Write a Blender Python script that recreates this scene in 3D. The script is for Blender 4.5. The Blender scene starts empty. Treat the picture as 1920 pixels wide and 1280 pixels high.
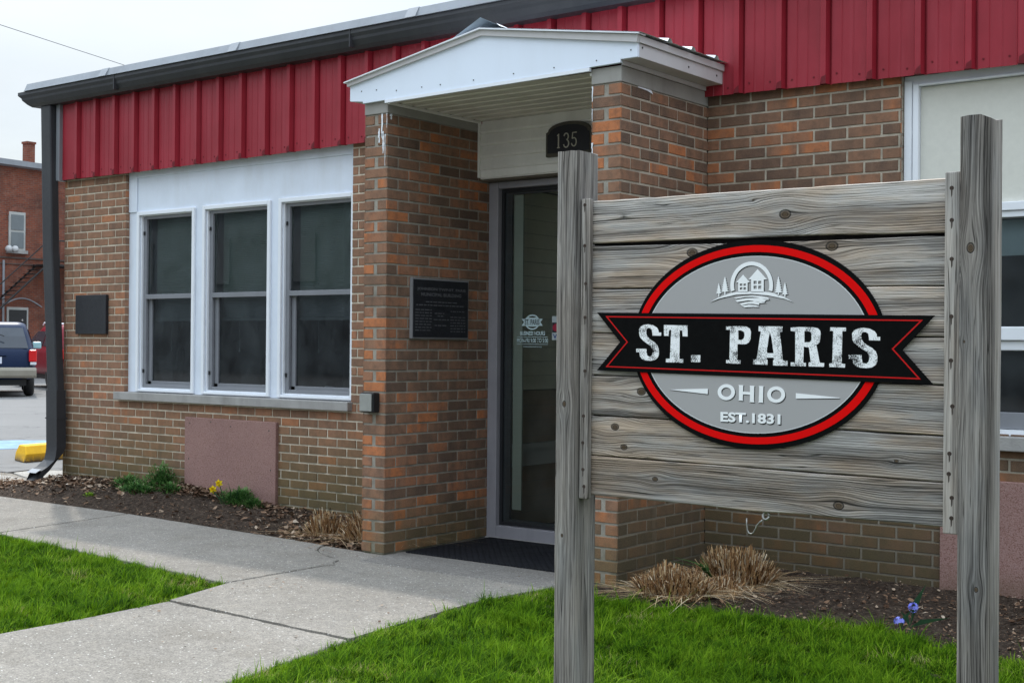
import bpy, math, random
import numpy as np
from mathutils import Vector, Matrix, noise as mnoise
random.seed(7); RNG = np.random.default_rng(7)
D = bpy.data; scene = bpy.context.scene; COL = scene.collection
PI = math.pi

# ------------------------------------------------------------------ node helper
class Mat:
    def __init__(s, name):
        s.m = D.materials.new(name); s.m.use_nodes = True; s.t = s.m.node_tree; s.t.nodes.clear()
        s.out = s.t.nodes.new('ShaderNodeOutputMaterial')
    def n(s, typ, ins=None, **kw):
        nd = s.t.nodes.new('ShaderNode' + typ)
        for k, v in kw.items(): setattr(nd, k, v)
        for k, v in (ins or {}).items(): s.put(nd.inputs[k], v)
        return nd
    def put(s, sock, v):
        if isinstance(v, bpy.types.NodeSocket): s.t.links.new(v, sock)
        elif isinstance(v, bpy.types.Node): s.t.links.new(v.outputs[0], sock)
        elif isinstance(v, (tuple, list)) and len(v) == 3 and sock.type == 'RGBA': sock.default_value = (*v, 1)
        else: sock.default_value = v
    def pos(s): return s.n('NewGeometry').outputs['Position']
    def mth(s, op, a, b=0.0, c=0.0, clamp=False):
        nd = s.n('Math', operation=op, use_clamp=clamp); s.put(nd.inputs[0], a); s.put(nd.inputs[1], b); s.put(nd.inputs[2], c); return nd.outputs[0]
    def sep(s, v): nd = s.n('SeparateXYZ', {0: v}); return nd.outputs
    def comb(s, x, y, z): return s.n('CombineXYZ', {0: x, 1: y, 2: z}).outputs[0]
    def mul(s, v, w): nd = s.n('VectorMath', operation='MULTIPLY'); s.put(nd.inputs[0], v); s.put(nd.inputs[1], w); return nd.outputs[0]
    def addv(s, v, w): nd = s.n('VectorMath', operation='ADD'); s.put(nd.inputs[0], v); s.put(nd.inputs[1], w); return nd.outputs[0]
    def noise(s, v, sc=5, det=3, ro=.55, dist=0, col=False):
        nd = s.n('TexNoise', {'Vector': v, 'Scale': sc, 'Detail': det, 'Roughness': ro, 'Distortion': dist})
        return nd.outputs['Color' if col else 'Fac']
    def mr(s, v, a, b, c=0., d=1.): return s.n('MapRange', {0: v, 1: a, 2: b, 3: c, 4: d}).outputs[0]
    def ramp(s, f, stops, interp='LINEAR'):
        nd = s.n('ValToRGB', {0: f}); r = nd.color_ramp; r.interpolation = interp
        while len(r.elements) < len(stops): r.elements.new(.5)
        for e, (p, c) in zip(r.elements, stops): e.position = p; e.color = (*c, 1) if len(c) == 3 else c
        return nd.outputs[0]
    def mix(s, f, a, b, blend='MIX'):
        nd = s.n('Mix', data_type='RGBA', blend_type=blend)
        s.put(nd.inputs[0], f); s.put(nd.inputs[6], a); s.put(nd.inputs[7], b); return nd.outputs[2]
    def bsdf(s, color, rough=.8, bump=None, bstr=.3, bdist=.01, spec=.4, metal=0., **extra):
        b = s.n('BsdfPrincipled', {'Base Color': color, 'Roughness': rough, 'Metallic': metal, 'Specular IOR Level': spec})
        for k, v in extra.items(): s.put(b.inputs[k.replace('_', ' ')], v)
        if bump is not None:
            bn = s.n('Bump', {'Height': bump, 'Strength': bstr, 'Distance': bdist}); s.t.links.new(bn.outputs[0], b.inputs['Normal'])
        s.t.links.new(b.outputs[0], s.out.inputs[0]); return s.m

def painted(name, col, rough=.55, var=.12, scale=3., bump=.0, spec=.4, metal=0., dirt=None, dscale=1.5, dstr=.35):
    """paint with faint mottling, optional dirt tone"""
    g = Mat(name); p = g.pos()
    n1 = g.noise(p, scale, 5, .6); n2 = g.noise(p, scale * 14, 3, .6)
    lo = tuple(c * (1 - var) for c in col); hi = tuple(min(1, c * (1 + var * .6)) for c in col)
    c = g.mix(g.mr(n1, .3, .7), lo, hi)
    if dirt:
        st = g.noise(g.mul(p, (dscale * 3, dscale * 3, dscale * .6)), 1, 6, .65)
        c = g.mix(g.mr(st, .48, .78, 0, dstr), c, dirt)
    return g.bsdf(c, g.mr(n2, .3, .7, rough * .85, min(1, rough * 1.15)), n2 if bump else None, bump, .004, spec, metal)

# ------------------------------------------------------------------ mesh helper
class MB:
    def __init__(s): s.v = []; s.f = []; s.mi = []; s.c = []; s.cm = 0; s.cc = (0, 0, 0, 1)
    def add(s, vs, fs, mi=None, c=None):
        b = len(s.v); s.v += [tuple(x) for x in vs]
        for f in fs: s.f.append([b + i for i in f]); s.mi.append(s.cm if mi is None else mi); s.c.append(s.cc if c is None else c)
        return s
    def box(s, x0, x1, y0, y1, z0, z1, mi=None, M=None):
        vs = [(x, y, z) for z in (z0, z1) for y in (y0, y1) for x in (x0, x1)]
        if M is not None: vs = [tuple(M @ Vector(v)) for v in vs]
        return s.add(vs, [(0, 2, 3, 1), (4, 5, 7, 6), (0, 1, 5, 4), (2, 6, 7, 3), (0, 4, 6, 2), (1, 3, 7, 5)], mi)
    def quad(s, a, b, c, d, mi=None): return s.add([a, b, c, d], [(0, 1, 2, 3)], mi)
    def prism_xz(s, pts, y0, y1, mi=None):
        n = len(pts); vs = [(x, y0, z) for x, z in pts] + [(x, y1, z) for x, z in pts]
        return s.add(vs, [list(range(n)), list(range(2 * n - 1, n - 1, -1))] + [(i, i + n, (i + 1) % n + n, (i + 1) % n) for i in range(n)], mi)
    def prism_xy(s, pts, z0, z1, mi=None):
        n = len(pts); vs = [(x, y, z0) for x, y in pts] + [(x, y, z1) for x, y in pts]
        return s.add(vs, [list(range(n))[::-1], list(range(n, 2 * n))] + [(i, (i + 1) % n, (i + 1) % n + n, i + n) for i in range(n)], mi)
    def ext_x(s, prof, x0, x1, mi=None, cap=True, close=True, x0b=None):
        n = len(prof); vs = [(x0 if x0b is None else x0b[i], y, z) for i, (y, z) in enumerate(prof)] + [(x1, y, z) for y, z in prof]
        m = n if close else n - 1
        fs = [(i, (i + 1) % n, (i + 1) % n + n, i + n) for i in range(m)]
        if cap: fs += [list(range(n))[::-1], list(range(n, 2 * n))]
        return s.add(vs, fs, mi)
    def tube(s, pts, r, n=8, mi=None, cap=True):
        pts = [Vector(p) for p in pts]; rs = r if isinstance(r, (list, tuple)) else [r] * len(pts); vs = []; up = None
        for i, p in enumerate(pts):
            t = (pts[min(i + 1, len(pts) - 1)] - pts[max(i - 1, 0)]).normalized()
            if up is None: up = t.orthogonal().normalized()
            up = (up - t * up.dot(t)).normalized(); w = t.cross(up)
            vs += [p + (up * math.cos(2 * PI * k / n) + w * math.sin(2 * PI * k / n)) * rs[i] for k in range(n)]
        fs = [(i * n + k, i * n + (k + 1) % n, (i + 1) * n + (k + 1) % n, (i + 1) * n + k) for i in range(len(pts) - 1) for k in range(n)]
        if cap: fs += [list(range(n))[::-1], [(len(pts) - 1) * n + k for k in range(n)]]
        return s.add(vs, fs, mi)
    def lathe(s, prof, c, axis, n=24, mi=None):
        a = Vector(axis).normalized(); u = a.orthogonal().normalized(); w = a.cross(u); c = Vector(c); vs = []
        for r, h in prof: vs += [c + a * h + (u * math.cos(2 * PI * k / n) + w * math.sin(2 * PI * k / n)) * r for k in range(n)]
        fs = [(i * n + k, i * n + (k + 1) % n, (i + 1) * n + (k + 1) % n, (i + 1) * n + k) for i in range(len(prof) - 1) for k in range(n)]
        return s.add(vs, fs, mi)
    def build(s, name, mats, parent=None, bevel=0, smooth=False, seg=2, recalc=True):
        me = D.meshes.new(name); o = D.objects.new(name, me); COL.objects.link(o)
        off = Vector((0, 0, 0))
        if parent is not None:
            o.parent = parent; off = wbase(parent)
        elif bevel >= 0 and s.v and name not in KEEP0:
            v = np.array(s.v); off = Vector(((v[:, 0].min() + v[:, 0].max()) / 2, (v[:, 1].min() + v[:, 1].max()) / 2, v[:, 2].min())); o.location = off
        me.from_pydata([(x - off.x, y - off.y, z - off.z) for x, y, z in s.v], [], s.f)
        for m in (mats if isinstance(mats, (list, tuple)) else [mats]): me.materials.append(m)
        me.polygons.foreach_set('material_index', s.mi)
        if any(c != (0, 0, 0, 1) for c in s.c):
            at = me.color_attributes.new('rnd', 'FLOAT_COLOR', 'CORNER'); arr = []
            for f, c in zip(s.f, s.c): arr += list(c) * len(f)
            at.data.foreach_set('color', arr)
        if recalc:
            import bmesh
            bm = bmesh.new(); bm.from_mesh(me); bmesh.ops.recalc_face_normals(bm, faces=bm.faces); bm.to_mesh(me); bm.free()
        if smooth: me.polygons.foreach_set('use_smooth', [True] * len(me.polygons))
        if bevel > 0:
            b = o.modifiers.new('bevel', 'BEVEL'); b.width = bevel; b.segments = seg; b.limit_method = 'ANGLE'; b.angle_limit = math.radians(40)
        return o
KEEP0 = set()
def wbase(o):
    p = Vector((0, 0, 0))
    while o is not None: p += o.location; o = o.parent
    return p
def tag(o, label=None, cat=None, group=None, kind=None):
    for k, v in (('label', label), ('category', cat), ('group', group), ('kind', kind)):
        if v: o[k] = v
    return o
def thing(name, label, cat, loc=(0, 0, 0), group=None):
    o = D.objects.new(name, None); COL.objects.link(o); o.location = loc; o.empty_display_size = .2
    return tag(o, label, cat, group)
def npmesh(name, v, f, mat, cols=None, parent=None, smooth=False):
    """v (n,3), f (m,k) numpy; cols per face (m,4)"""
    me = D.meshes.new(name); n, k = f.shape
    me.vertices.add(len(v)); me.vertices.foreach_set('co', v.astype(np.float32).ravel())
    me.loops.add(n * k); me.loops.foreach_set('vertex_index', f.astype(np.int32).ravel())
    me.polygons.add(n); me.polygons.foreach_set('loop_start', np.arange(n, dtype=np.int32) * k)
    if cols is not None:
        at = me.color_attributes.new('rnd', 'FLOAT_COLOR', 'CORNER')
        at.data.foreach_set('color', np.repeat(cols.astype(np.float32), k, axis=0).ravel())
    me.update(calc_edges=True); me.validate()
    me.materials.append(mat)
    if smooth: me.polygons.foreach_set('use_smooth', [True] * n)
    o = D.objects.new(name, me); COL.objects.link(o)
    if parent is not None: o.parent = parent
    return o
def text_mesh(name, s, mat, x0, x1, z0, z1, y, parent, ydir=1, depth=.001, bold=0., plane='XZ', fill=None):
    """text stretched into the box x0..x1, z0..z1 standing in the plane y (or, plane='YZ', facing +X with u along -Y)"""
    cu = D.curves.new('t', 'FONT'); cu.body = s; cu.extrude = 0; cu.offset = bold; cu.resolution_u = 3
    ob = D.objects.new('t', cu); COL.objects.link(ob); bpy.context.view_layer.update()
    me = D.meshes.new_from_object(ob.evaluated_get(bpy.context.evaluated_depsgraph_get())); D.objects.remove(ob); D.curves.remove(cu)
    co = np.array([v.co[:] for v in me.vertices]); mn = co.min(0); mx = co.max(0)
    b = wbase(parent)
    for v in me.vertices:
        u = x0 + (v.co.x - mn[0]) / (mx[0] - mn[0]) * (x1 - x0); w = z0 + (v.co.y - mn[1]) / (mx[1] - mn[1]) * (z1 - z0)
        v.co = (Vector((u, y, w)) if plane == 'XZ' else Vector((y, u, w))) - b
    me.materials.append(mat); o = D.objects.new(name, me); COL.objects.link(o); o.parent = parent; me.name = name
    return o
def poly2d(name, shapes, mat, y, parent, thick=.0015, dx=0., dz=0.):
    """shapes: list of [outer, hole, ...] loops of (x,z); filled flat plate facing -Y"""
    cu = D.curves.new('p', 'CURVE'); cu.dimensions = '2D'; cu.fill_mode = 'BOTH'; cu.extrude = thick / 2
    for sh in shapes:
        for lp in sh:
            sp = cu.splines.new('POLY'); sp.points.add(len(lp) - 1); sp.use_cyclic_u = True
            for p, (x, z) in zip(sp.points, lp): p.co = (x + dx, z + dz, 0, 1)
    ob = D.objects.new('p', cu); COL.objects.link(ob); bpy.context.view_layer.update()
    me = D.meshes.new_from_object(ob.evaluated_get(bpy.context.evaluated_depsgraph_get())); D.objects.remove(ob); D.curves.remove(cu)
    b = wbase(parent)
    for v in me.vertices: v.co = Vector((v.co.x, y - v.co.z - thick / 2, v.co.y)) - b
    me.materials.clear(); me.materials.append(mat); me.name = name
    o = D.objects.new(name, me); COL.objects.link(o); o.parent = parent
    return o

# ------------------------------------------------------------------ materials
def brick_mat(name, dust=0., warm=0., mossz=None, dirtz=None, gain=1.):
    g = Mat(name); p = g.pos(); at = g.n('Attribute', attribute_name='rnd', attribute_type='GEOMETRY')
    r = g.n('SeparateColor', {0: at.outputs['Color']}).outputs
    jit = g.addv(p, g.comb(g.mth('MULTIPLY', r[1], 40.), g.mth('MULTIPLY', r[1], 23.), g.mth('MULTIPLY', r[0], 31.)))
    streak = g.noise(g.mul(jit, (7, 7, 2.5)), 1, 3, .5)
    fac = g.mth('ADD', g.mth('ADD', r[0], g.mth('MULTIPLY', g.mth('SUBTRACT', streak, .5), 1.25)), warm, clamp=True)
    c = g.ramp(fac, [(0, (.040, .032, .028)), (.24, (.082, .053, .038)), (.48, (.150, .080, .050)), (.70, (.195, .098, .058)), (.86, (.25, .100, .050)), (.98, (.38, .118, .036))])
    fine = g.noise(p, 160, 4, .7); med = g.noise(p, 22, 5, .65)
    c = g.mix(g.mr(fine, .35, .75, 0, .6), c, g.mix(.6, c, (.36, .225, .155)))
    c = g.mix(g.mr(fine, .25, .42, .45, 0), c, (.03, .022, .018))
    c = g.mix(g.mr(med, .46, .70, 0, .5), c, (.06, .045, .036))
    if dust: c = g.mix(g.mr(med, .25, .7, dust * 1.25, dust * .6), c, (.35, .185, .115))
    z = g.sep(p)[2]
    if mossz:
        mn = g.noise(g.mul(p, (1.5, 1.5, 2.2)), 1, 5, .6)
        m = g.mth('MULTIPLY', g.mr(z, mossz[1], mossz[0]), g.mr(mn, .30, .50), clamp=True)
        c = g.mix(g.mth('MULTIPLY', m, .70), c, g.ramp(fine, [(.3, (.040, .036, .014)), (.7, (.13, .115, .038))]))
    if dirtz:
        c = g.mix(g.mth('MULTIPLY', g.mr(g.mth('ADD', z, g.mth('MULTIPLY', med, .2)), dirtz[1], dirtz[0]), .62), c, (.045, .038, .026))
    ws = g.noise(g.mul(p, (11, 11, .8)), 1, 5, .6); c = g.mix(g.mr(ws, .52, .78, 0, .42), c, (.05, .04, .033)); c = g.mix(g.mr(ws, .36, .24, 0, .18), c, (.42, .33, .26))
    if gain != 1.: c = g.mix(1., c, (gain, gain, gain), 'MULTIPLY')
    h = g.mth('ADD', g.mth('MULTIPLY', fine, .5), g.mth('MULTIPLY', med, .6))
    return g.bsdf(c, .92, h, .55, .004, .25)
def mortar_mat(name, col, mossz=None, dirtz=None):
    g = Mat(name); p = g.pos(); f = g.noise(p, 260, 4, .7); m = g.noise(p, 9, 4, .6)
    c = g.mix(g.mr(f, .3, .7), tuple(x * .7 for x in col), tuple(min(1, x * 1.15) for x in col))
    c = g.mix(g.mr(m, .42, .70, 0, .65), c, tuple(x * .42 for x in col))
    if mossz:
        z = g.sep(p)[2]; c = g.mix(g.mth('MULTIPLY', g.mr(z, mossz[1], mossz[0]), g.mr(m, .35, .6, .2, .85), clamp=True), c, (.13, .13, .07))
    if dirtz: c = g.mix(g.mth('MULTIPLY', g.mr(g.mth('ADD', g.sep(p)[2], g.mth('MULTIPLY', m, .3)), dirtz[1], dirtz[0]), .78, clamp=True), c, (.07, .062, .042))
    return g.bsdf(c, .95, f, .8, .004, .2)
def far_brick(name, c1, c2, cm, axis='Y', sc=1.):
    g = Mat(name); p = g.pos(); s = g.sep(p)
    v = g.comb(s[1] if axis == 'Y' else s[0], s[2], 0.)
    b = g.n('TexBrick', {'Vector': v, 'Color1': c1, 'Color2': c2, 'Mortar': cm, 'Scale': 1., 'Mortar Size': .008 * sc, 'Bias': 0., 'Brick Width': .2032 * sc, 'Row Height': .0677 * sc})
    n = g.noise(p, .7, 6, .65); n2 = g.noise(p, 4, 4, .6)
    c = g.mix(g.mr(n, .45, .72, 0, .75), b.outputs['Color'], (.045, .03, .026)); c = g.mix(g.mr(n2, .5, .8, 0, .3), c, (.32, .22, .17))
    return g.bsdf(c, .9, b.outputs['Fac'], -.4, .006, .2)

def wood_mat(name, axis='x', knots=(), tone=1., warm=.5, fine=1., rings=1.):
    """weathered grey timber; axis = grain direction, knots = [(u, v, r)] in world metres"""
    g = Mat(name); p = g.pos(); s = g.sep(p); rn = g.n('ObjectInfo').outputs['Random']
    if axis == 'x': u, v, w = s[0], s[2], s[1]
    else: u, v, w = s[2], g.mth('ADD', s[0], s[1]), g.mth('SUBTRACT', s[1], s[0])
    lowv = g.comb(g.mth('MULTIPLY', u, 1.25), g.mth('MULTIPLY', v, 6.5), g.mth('MULTIPLY', rn, 37.))
    vv = g.mth('ADD', v, g.mth('MULTIPLY', g.mth('SUBTRACT', g.noise(lowv, 1, 2, .45), .5), .038))
    core = None
    for (ku, kv, r) in knots:
        du = g.mth('SUBTRACT', u, ku); dv = g.mth('SUBTRACT', v, kv)
        a = g.mth('DIVIDE', du, r * 3.6); b = g.mth('DIVIDE', dv, r * 1.9)
        e = g.mth('EXPONENT', g.mth('MULTIPLY', g.mth('ADD', g.mth('MULTIPLY', a, a), g.mth('MULTIPLY', b, b)), -1.))
        vv = g.mth('SUBTRACT', vv, g.mth('MULTIPLY', g.mth('MULTIPLY', dv, e), .85))
        a2 = g.mth('DIVIDE', du, r * .62); b2 = g.mth('DIVIDE', dv, r * .45)
        d = g.mth('SQRT', g.mth('ADD', g.mth('MULTIPLY', a2, a2), g.mth('MULTIPLY', b2, b2)))
        core = d if core is None else g.mth('MINIMUM', core, d)
    ru = g.mth('ADD', u, g.mth('MULTIPLY', rn, 19.))
    gv = g.comb(g.mth('MULTIPLY', ru, .8), g.mth('MULTIPLY', vv, 95. * fine), g.mth('ADD', g.mth('MULTIPLY', rn, 11.), g.mth('MULTIPLY', w, 5.)))
    g1 = g.noise(gv, 1, 6, .78, .0)
    gv2 = g.comb(g.mth('MULTIPLY', ru, 6.), g.mth('MULTIPLY', vv, 290. * fine), g.mth('MULTIPLY', w, 30.))
    g2 = g.noise(gv2, 1, 3, .6)
    ring = g.mth('SINE', g.mth('ADD', g.mth('MULTIPLY', vv, 560. * fine), g.mth('MULTIPLY', g.noise(lowv, 1.5, 2, .5), 17.)))
    rr = g.mr(ring, -1, 1)
    rmask = g.mr(g.noise(g.comb(g.mth('MULTIPLY', ru, .9), g.mth('MULTIPLY', vv, 9.), rn), 1, 2, .5), .32, .52)
    thin = g.mth('MULTIPLY', g.mr(rr, 0., .30, 1., 0.), g.mth('MULTIPLY', rmask, g.mr(g2, .35, .6, .45, 1.)))
    stain = g.noise(g.comb(g.mth('MULTIPLY', ru, .8), g.mth('MULTIPLY', vv, 14. * fine), g.mth('MULTIPLY', rn, 7.)), 1, 3, .5)
    h = g.mth('ADD', g.mth('MULTIPLY', g1, .62), g.mth('ADD', g.mth('MULTIPLY', g.mth('SUBTRACT', 1., thin), .21 * rings), g.mth('ADD', g.mth('MULTIPLY', g2, .38), .08 - .19 * rings)))
    h = g.mth('ADD', h, g.mth('MULTIPLY', g.mth('SUBTRACT', stain, .5), .44))
    t = tone * 1.34
    c = g.ramp(h, [(.40, (.022 * t, .020 * t, .018 * t)), (.50, (.115 * t, .104 * t, .095 * t)), (.60, (.235 * t, .216 * t, .198 * t)), (.78, (.44 * t, .41 * t, .38 * t))])
    pt = g.noise(g.comb(g.mth('MULTIPLY', u, 2.6), g.mth('MULTIPLY', v, 11.), g.mth('MULTIPLY', rn, 5.)), 1, 4, .6)
    c = g.mix(g.mr(pt, .42, .66, 0, warm), c, g.mix(1., c, (1.04, .85, .68), 'MULTIPLY'))
    c = g.mix(g.mr(pt, .46, .28, 0, .55), c, g.mix(1., c, (.70, .74, .80), 'MULTIPLY'))
    # long drying cracks
    ck = g.noise(g.comb(g.mth('MULTIPLY', ru, .55), g.mth('MULTIPLY', vv, 20. * fine), 3.), 1, 2, .45)
    crack = g.mth('MULTIPLY', g.mr(g.mth('ABSOLUTE', g.mth('SUBTRACT', ck, .5)), .0, .007, 1, 0), g.mr(g.noise(g.comb(g.mth('MULTIPLY', ru, 1.4), g.mth('MULTIPLY', v, 14.), 9.), 1, 2, .5), .48, .56))
    c = g.mix(g.mth('MULTIPLY', crack, .85), c, (.02, .018, .016))
    chk = g.noise(g.comb(g.mth('MULTIPLY', ru, 4.5), g.mth('MULTIPLY', vv, 170. * fine), g.mth('MULTIPLY', w, 20.)), 1, 2, .5)
    chk = g.mr(chk, .655, .70); c = g.mix(g.mth('MULTIPLY', chk, .8), c, (.03, .026, .022))
    hb = g.mth('SUBTRACT', g.mth('SUBTRACT', h, g.mth('MULTIPLY', crack, .9)), g.mth('MULTIPLY', chk, .4))
    if core is not None:
        kc = g.ramp(g.mth('ADD', core, g.mth('MULTIPLY', g2, .15)), [(0, (.05, .036, .025)), (.35, (.11, .075, .045)), (.6, (.05, .036, .026)), (.85, (.15, .11, .075)), (1., (.025, .02, .017))])
        c = g.mix(g.mr(core, .85, 1.15, 1, 0), c, kc)
        c = g.mix(g.mr(g.mth('ABSOLUTE', g.mth('SUBTRACT', core, 1.06)), 0, .16, .9, 0), c, (.02, .017, .015))
        hb = g.mth('SUBTRACT', hb, g.mr(g.mth('ABSOLUTE', g.mth('SUBTRACT', core, 1.06)), 0, .2, .5, 0))
    return g.bsdf(c, .88, hb, .9, .006, .2)

M = {}
M['brick_wall'] = brick_mat('wall_brick', dust=.42, mossz=(.12, .80), dirtz=(-.05, .34), gain=1.18)
M['brick_right'] = brick_mat('wall_brick_right', dust=.20, mossz=(.10, .95), dirtz=(.05, .95), gain=1.12)
M['brick_pier'] = brick_mat('pier_brick', dust=.10, warm=.03, gain=1.30, mossz=(-.1, .38), dirtz=(-.05, .12))
M['brick_damp_shade'] = brick_mat('damp_shade_pier_brick', dust=.10, warm=.03, mossz=(-.1, .7), dirtz=(.10, 1.0), gain=1.25)  # dirt and damp, plus corner shade painted into the low dirtz tone
M['brick_front'] = brick_mat('pier_front_brick', dust=.12, warm=.15, gain=1.28, mossz=(-.1, .45))
M['mortar'] = mortar_mat('wall_mortar', (.74, .65, .52), (.0, .6), (-.1, .40))
M['mortar_right'] = mortar_mat('right_wall_mortar', (.52, .455, .365), None, (.1, 1.15))
M['mortar_grey'] = mortar_mat('pier_mortar', (.40, .365, .31), (-.1, .3))
M['far_brick_side'] = far_brick('side_brick', (.24, .14, .10), (.14, .10, .08), (.42, .38, .32))
M['old_brick'] = far_brick('old_red_brick', (.25, .070, .038), (.16, .046, .030), (.17, .115, .09))
M['reflection_brick'] = far_brick('reflection_block_brick', (.20, .23, .25), (.16, .19, .21), (.26, .28, .29), 'X')

def concrete_mat(name, col, dark=.0, speck=1.):
    g = Mat(name); p = g.pos()
    big = g.noise(p, .9, 5, .6); med = g.noise(p, 7, 6, .65); fin = g.noise(p, 130, 3, .75)
    c = g.mix(g.mr(big, .3, .7), tuple(x * .84 for x in col), tuple(x * 1.10 for x in col))
    c = g.mix(g.mr(med, .50, .78, 0, .38), c, tuple(x * .58 for x in col))
    bl = g.noise(g.addv(p, g.comb(7., 3., 0.)), 2.6, 6, .7); c = g.mix(g.mr(bl, .50, .68, 0, .38), c, tuple(x * k_ for x, k_ in zip(col, (.66, .63, .58)))); c = g.mix(g.mr(bl, .44, .30, 0, .35), c, tuple(x * k_ for x, k_ in zip(col, (1.28, 1.24, 1.16))))
    fin2 = g.noise(p, 48, 5, .8)
    c = g.mix(g.mr(fin, .36, .64), g.mix(1., c, (.66, .66, .66), 'MULTIPLY'), g.mix(1., c, (1.32, 1.31, 1.30), 'MULTIPLY'))
    c = g.mix(g.mr(fin2, .38, .62), g.mix(1., c, (.78, .78, .78), 'MULTIPLY'), g.mix(1., c, (1.20, 1.19, 1.18), 'MULTIPLY'))
    vo = g.n('TexVoronoi', {'Vector': p, 'Scale': 62.}); vc = g.n('SeparateColor', {0: vo.outputs['Color']}).outputs
    pit = g.mth('MULTIPLY', g.mr(vo.outputs['Distance'], .16, .26, 1, 0), g.mr(vc[0], .86, .90))
    chip = g.mth('MULTIPLY', g.mr(vo.outputs['Distance'], .18, .30, 1, 0), g.mr(vc[1], .88, .92))
    c = g.mix(g.mth('MULTIPLY', pit, .7 * speck), c, (.05, .045, .04)); c = g.mix(g.mth('MULTIPLY', chip, .75 * speck), c, (.72, .70, .66))
    vo2 = g.n('TexVoronoi', {'Vector': p, 'Scale': 11.}); vd = g.n('SeparateColor', {0: vo2.outputs['Color']}).outputs
    c = g.mix(g.mth('MULTIPLY', g.mth('MULTIPLY', g.mr(vo2.outputs['Distance'], .05, .10, 1, 0), g.mr(vd[0], .8, .85)), .7 * speck), c, (.06, .05, .04))
    h = g.mth('ADD', g.mth('MULTIPLY', fin, .5), g.mth('ADD', g.mth('MULTIPLY', med, .8), g.mth('MULTIPLY', pit, -1.2)))
    return g.bsdf(c, .93, h, .45, .006, .2)
M['concrete'] = concrete_mat('sidewalk_concrete', (.232, .213, .188))
M['concrete_dark'] = concrete_mat('darker_concrete', (.185, .172, .158), speck=.6)
M['concrete_light'] = concrete_mat('pad_concrete', (.36, .34, .31), speck=.5)
g = Mat('asphalt'); p = g.pos(); a = g.noise(p, 120, 4, .7); b = g.noise(p, .35, 6, .65); c2 = g.noise(g.mul(p, (1, 1, 1)), 3, 6, .7)
c = g.mix(g.mr(b, .3, .7), (.118, .112, .108), (.165, .157, .150)); c = g.mix(g.mr(a, .3, .7, 0, .6), c, (.26, .255, .25)); c = g.mix(g.mr(c2, .55, .8, 0, .5), c, (.10, .10, .10))
vo = g.n('TexVoronoi', {'Vector': g.addv(p, g.mul(g.noise(p, 1.2, 4, .6, col=True), (.9, .9, .9))), 'Scale': .32}, feature='DISTANCE_TO_EDGE')
c = g.mix(g.mr(vo.outputs['Distance'], .0, .012, .75, 0), c, (.06, .06, .06)); M['asphalt'] = g.bsdf(c, .9, a, .6, .006, .25)

g = Mat('garden_soil'); p = g.pos(); a = g.noise(p, 35, 6, .7); b = g.noise(p, 5, 4, .6)
c = g.ramp(a, [(.3, (.012, .008, .006)), (.5, (.042, .029, .021)), (.72, (.11, .082, .062))]); c = g.mix(g.mr(b, .5, .75, 0, .5), c, (.075, .052, .038))
M['soil'] = g.bsdf(c, .97, a, 1., .02, .15)
g = Mat('lawn_soil'); p = g.pos(); a = g.noise(p, 30, 6, .7); b = g.noise(p, 4, 4, .6)
c = g.ramp(a, [(.3, (.018, .028, .006)), (.55, (.045, .075, .012)), (.75, (.10, .10, .035))]); M['lawn_soil'] = g.bsdf(c, .97, a, .9, .02, .1)
def leafy(name, stops, rough=.7, trans=.25, patch=None, tip=None):
    g = Mat(name); at = g.n('Attribute', attribute_name='rnd', attribute_type='GEOMETRY'); r = g.n('SeparateColor', {0: at.outputs['Color']}).outputs; p = g.pos()
    f = r[0]
    if patch: f = g.mth('ADD', g.mth('MULTIPLY', r[0], .85), g.mr(g.noise(p, patch, 4, .6), .28, .72, -.10, .22), clamp=True)
    c = g.ramp(f, stops)
    b = g.n('BsdfPrincipled', {'Base Color': c, 'Roughness': rough, 'Specular IOR Level': .12}); t = g.n('BsdfTranslucent', {'Color': c})
    ms = g.n('MixShader', {0: trans, 1: b.outputs[0], 2: t.outputs[0]}); g.t.links.new(ms.outputs[0], g.out.inputs[0]); return g.m
M['grass'] = leafy('lawn_grass', [(0, (.004, .018, .001)), (.25, (.020, .068, .002)), (.5, (.058, .145, .003)), (.75, (.120, .235, .005)), (.93, (.23, .36, .02)), (.96, (.30, .26, .08)), (1, (.46, .38, .20))], .85, .35, 2.4)
M['straw'] = leafy('dry_stalk', [(0, (.035, .018, .010)), (.3, (.19, .095, .042)), (.6, (.40, .235, .11)), (.85, (.56, .40, .22)), (1, (.74, .64, .48))], .7, .12)
M['litter'] = leafy('dead_leaf', [(0, (.025, .015, .010)), (.3, (.10, .055, .033)), (.55, (.22, .135, .085)), (.8, (.40, .31, .23)), (1, (.68, .63, .56))], .8, .08)
M['leaf'] = leafy('green_leaf', [(0, (.014, .052, .012)), (.5, (.05, .135, .032)), (1, (.13, .26, .07))], .5, .25)
M['leaf_blue'] = leafy('bluegreen_leaf', [(0, (.03, .075, .035)), (1, (.08, .17, .08))], .5, .2)
M['petal_blue'] = leafy('blue_petal', [(0, (.16, .17, .75)), (1, (.42, .45, .95))], .6, .25)
M['petal_yellow'] = leafy('yellow_petal', [(0, (.70, .48, .01)), (1, (.85, .72, .03))], .6, .25)
SUN_E = 2.2; CL = 6.6; SK0 = .75; SK1 = 5.5
M['white'] = painted('white_paint', (.72, .77, .86), .55, .06, 4, .05, dirt=(.45, .44, .42), dstr=.3)
M['white_trim'] = painted('bright_white_trim', (.80, .82, .86), .45, .04, 3, .0)
M['gable'] = painted('gable_white', (.76, .82, .92), .5, .03, 1.2, .0, dirt=(.5, .5, .5), dstr=.12)
M['eave'] = painted('eave_offwhite', (.56, .54, .54), .55, .05, 3, .0, dirt=(.35, .32, .28), dstr=.3)
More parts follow.
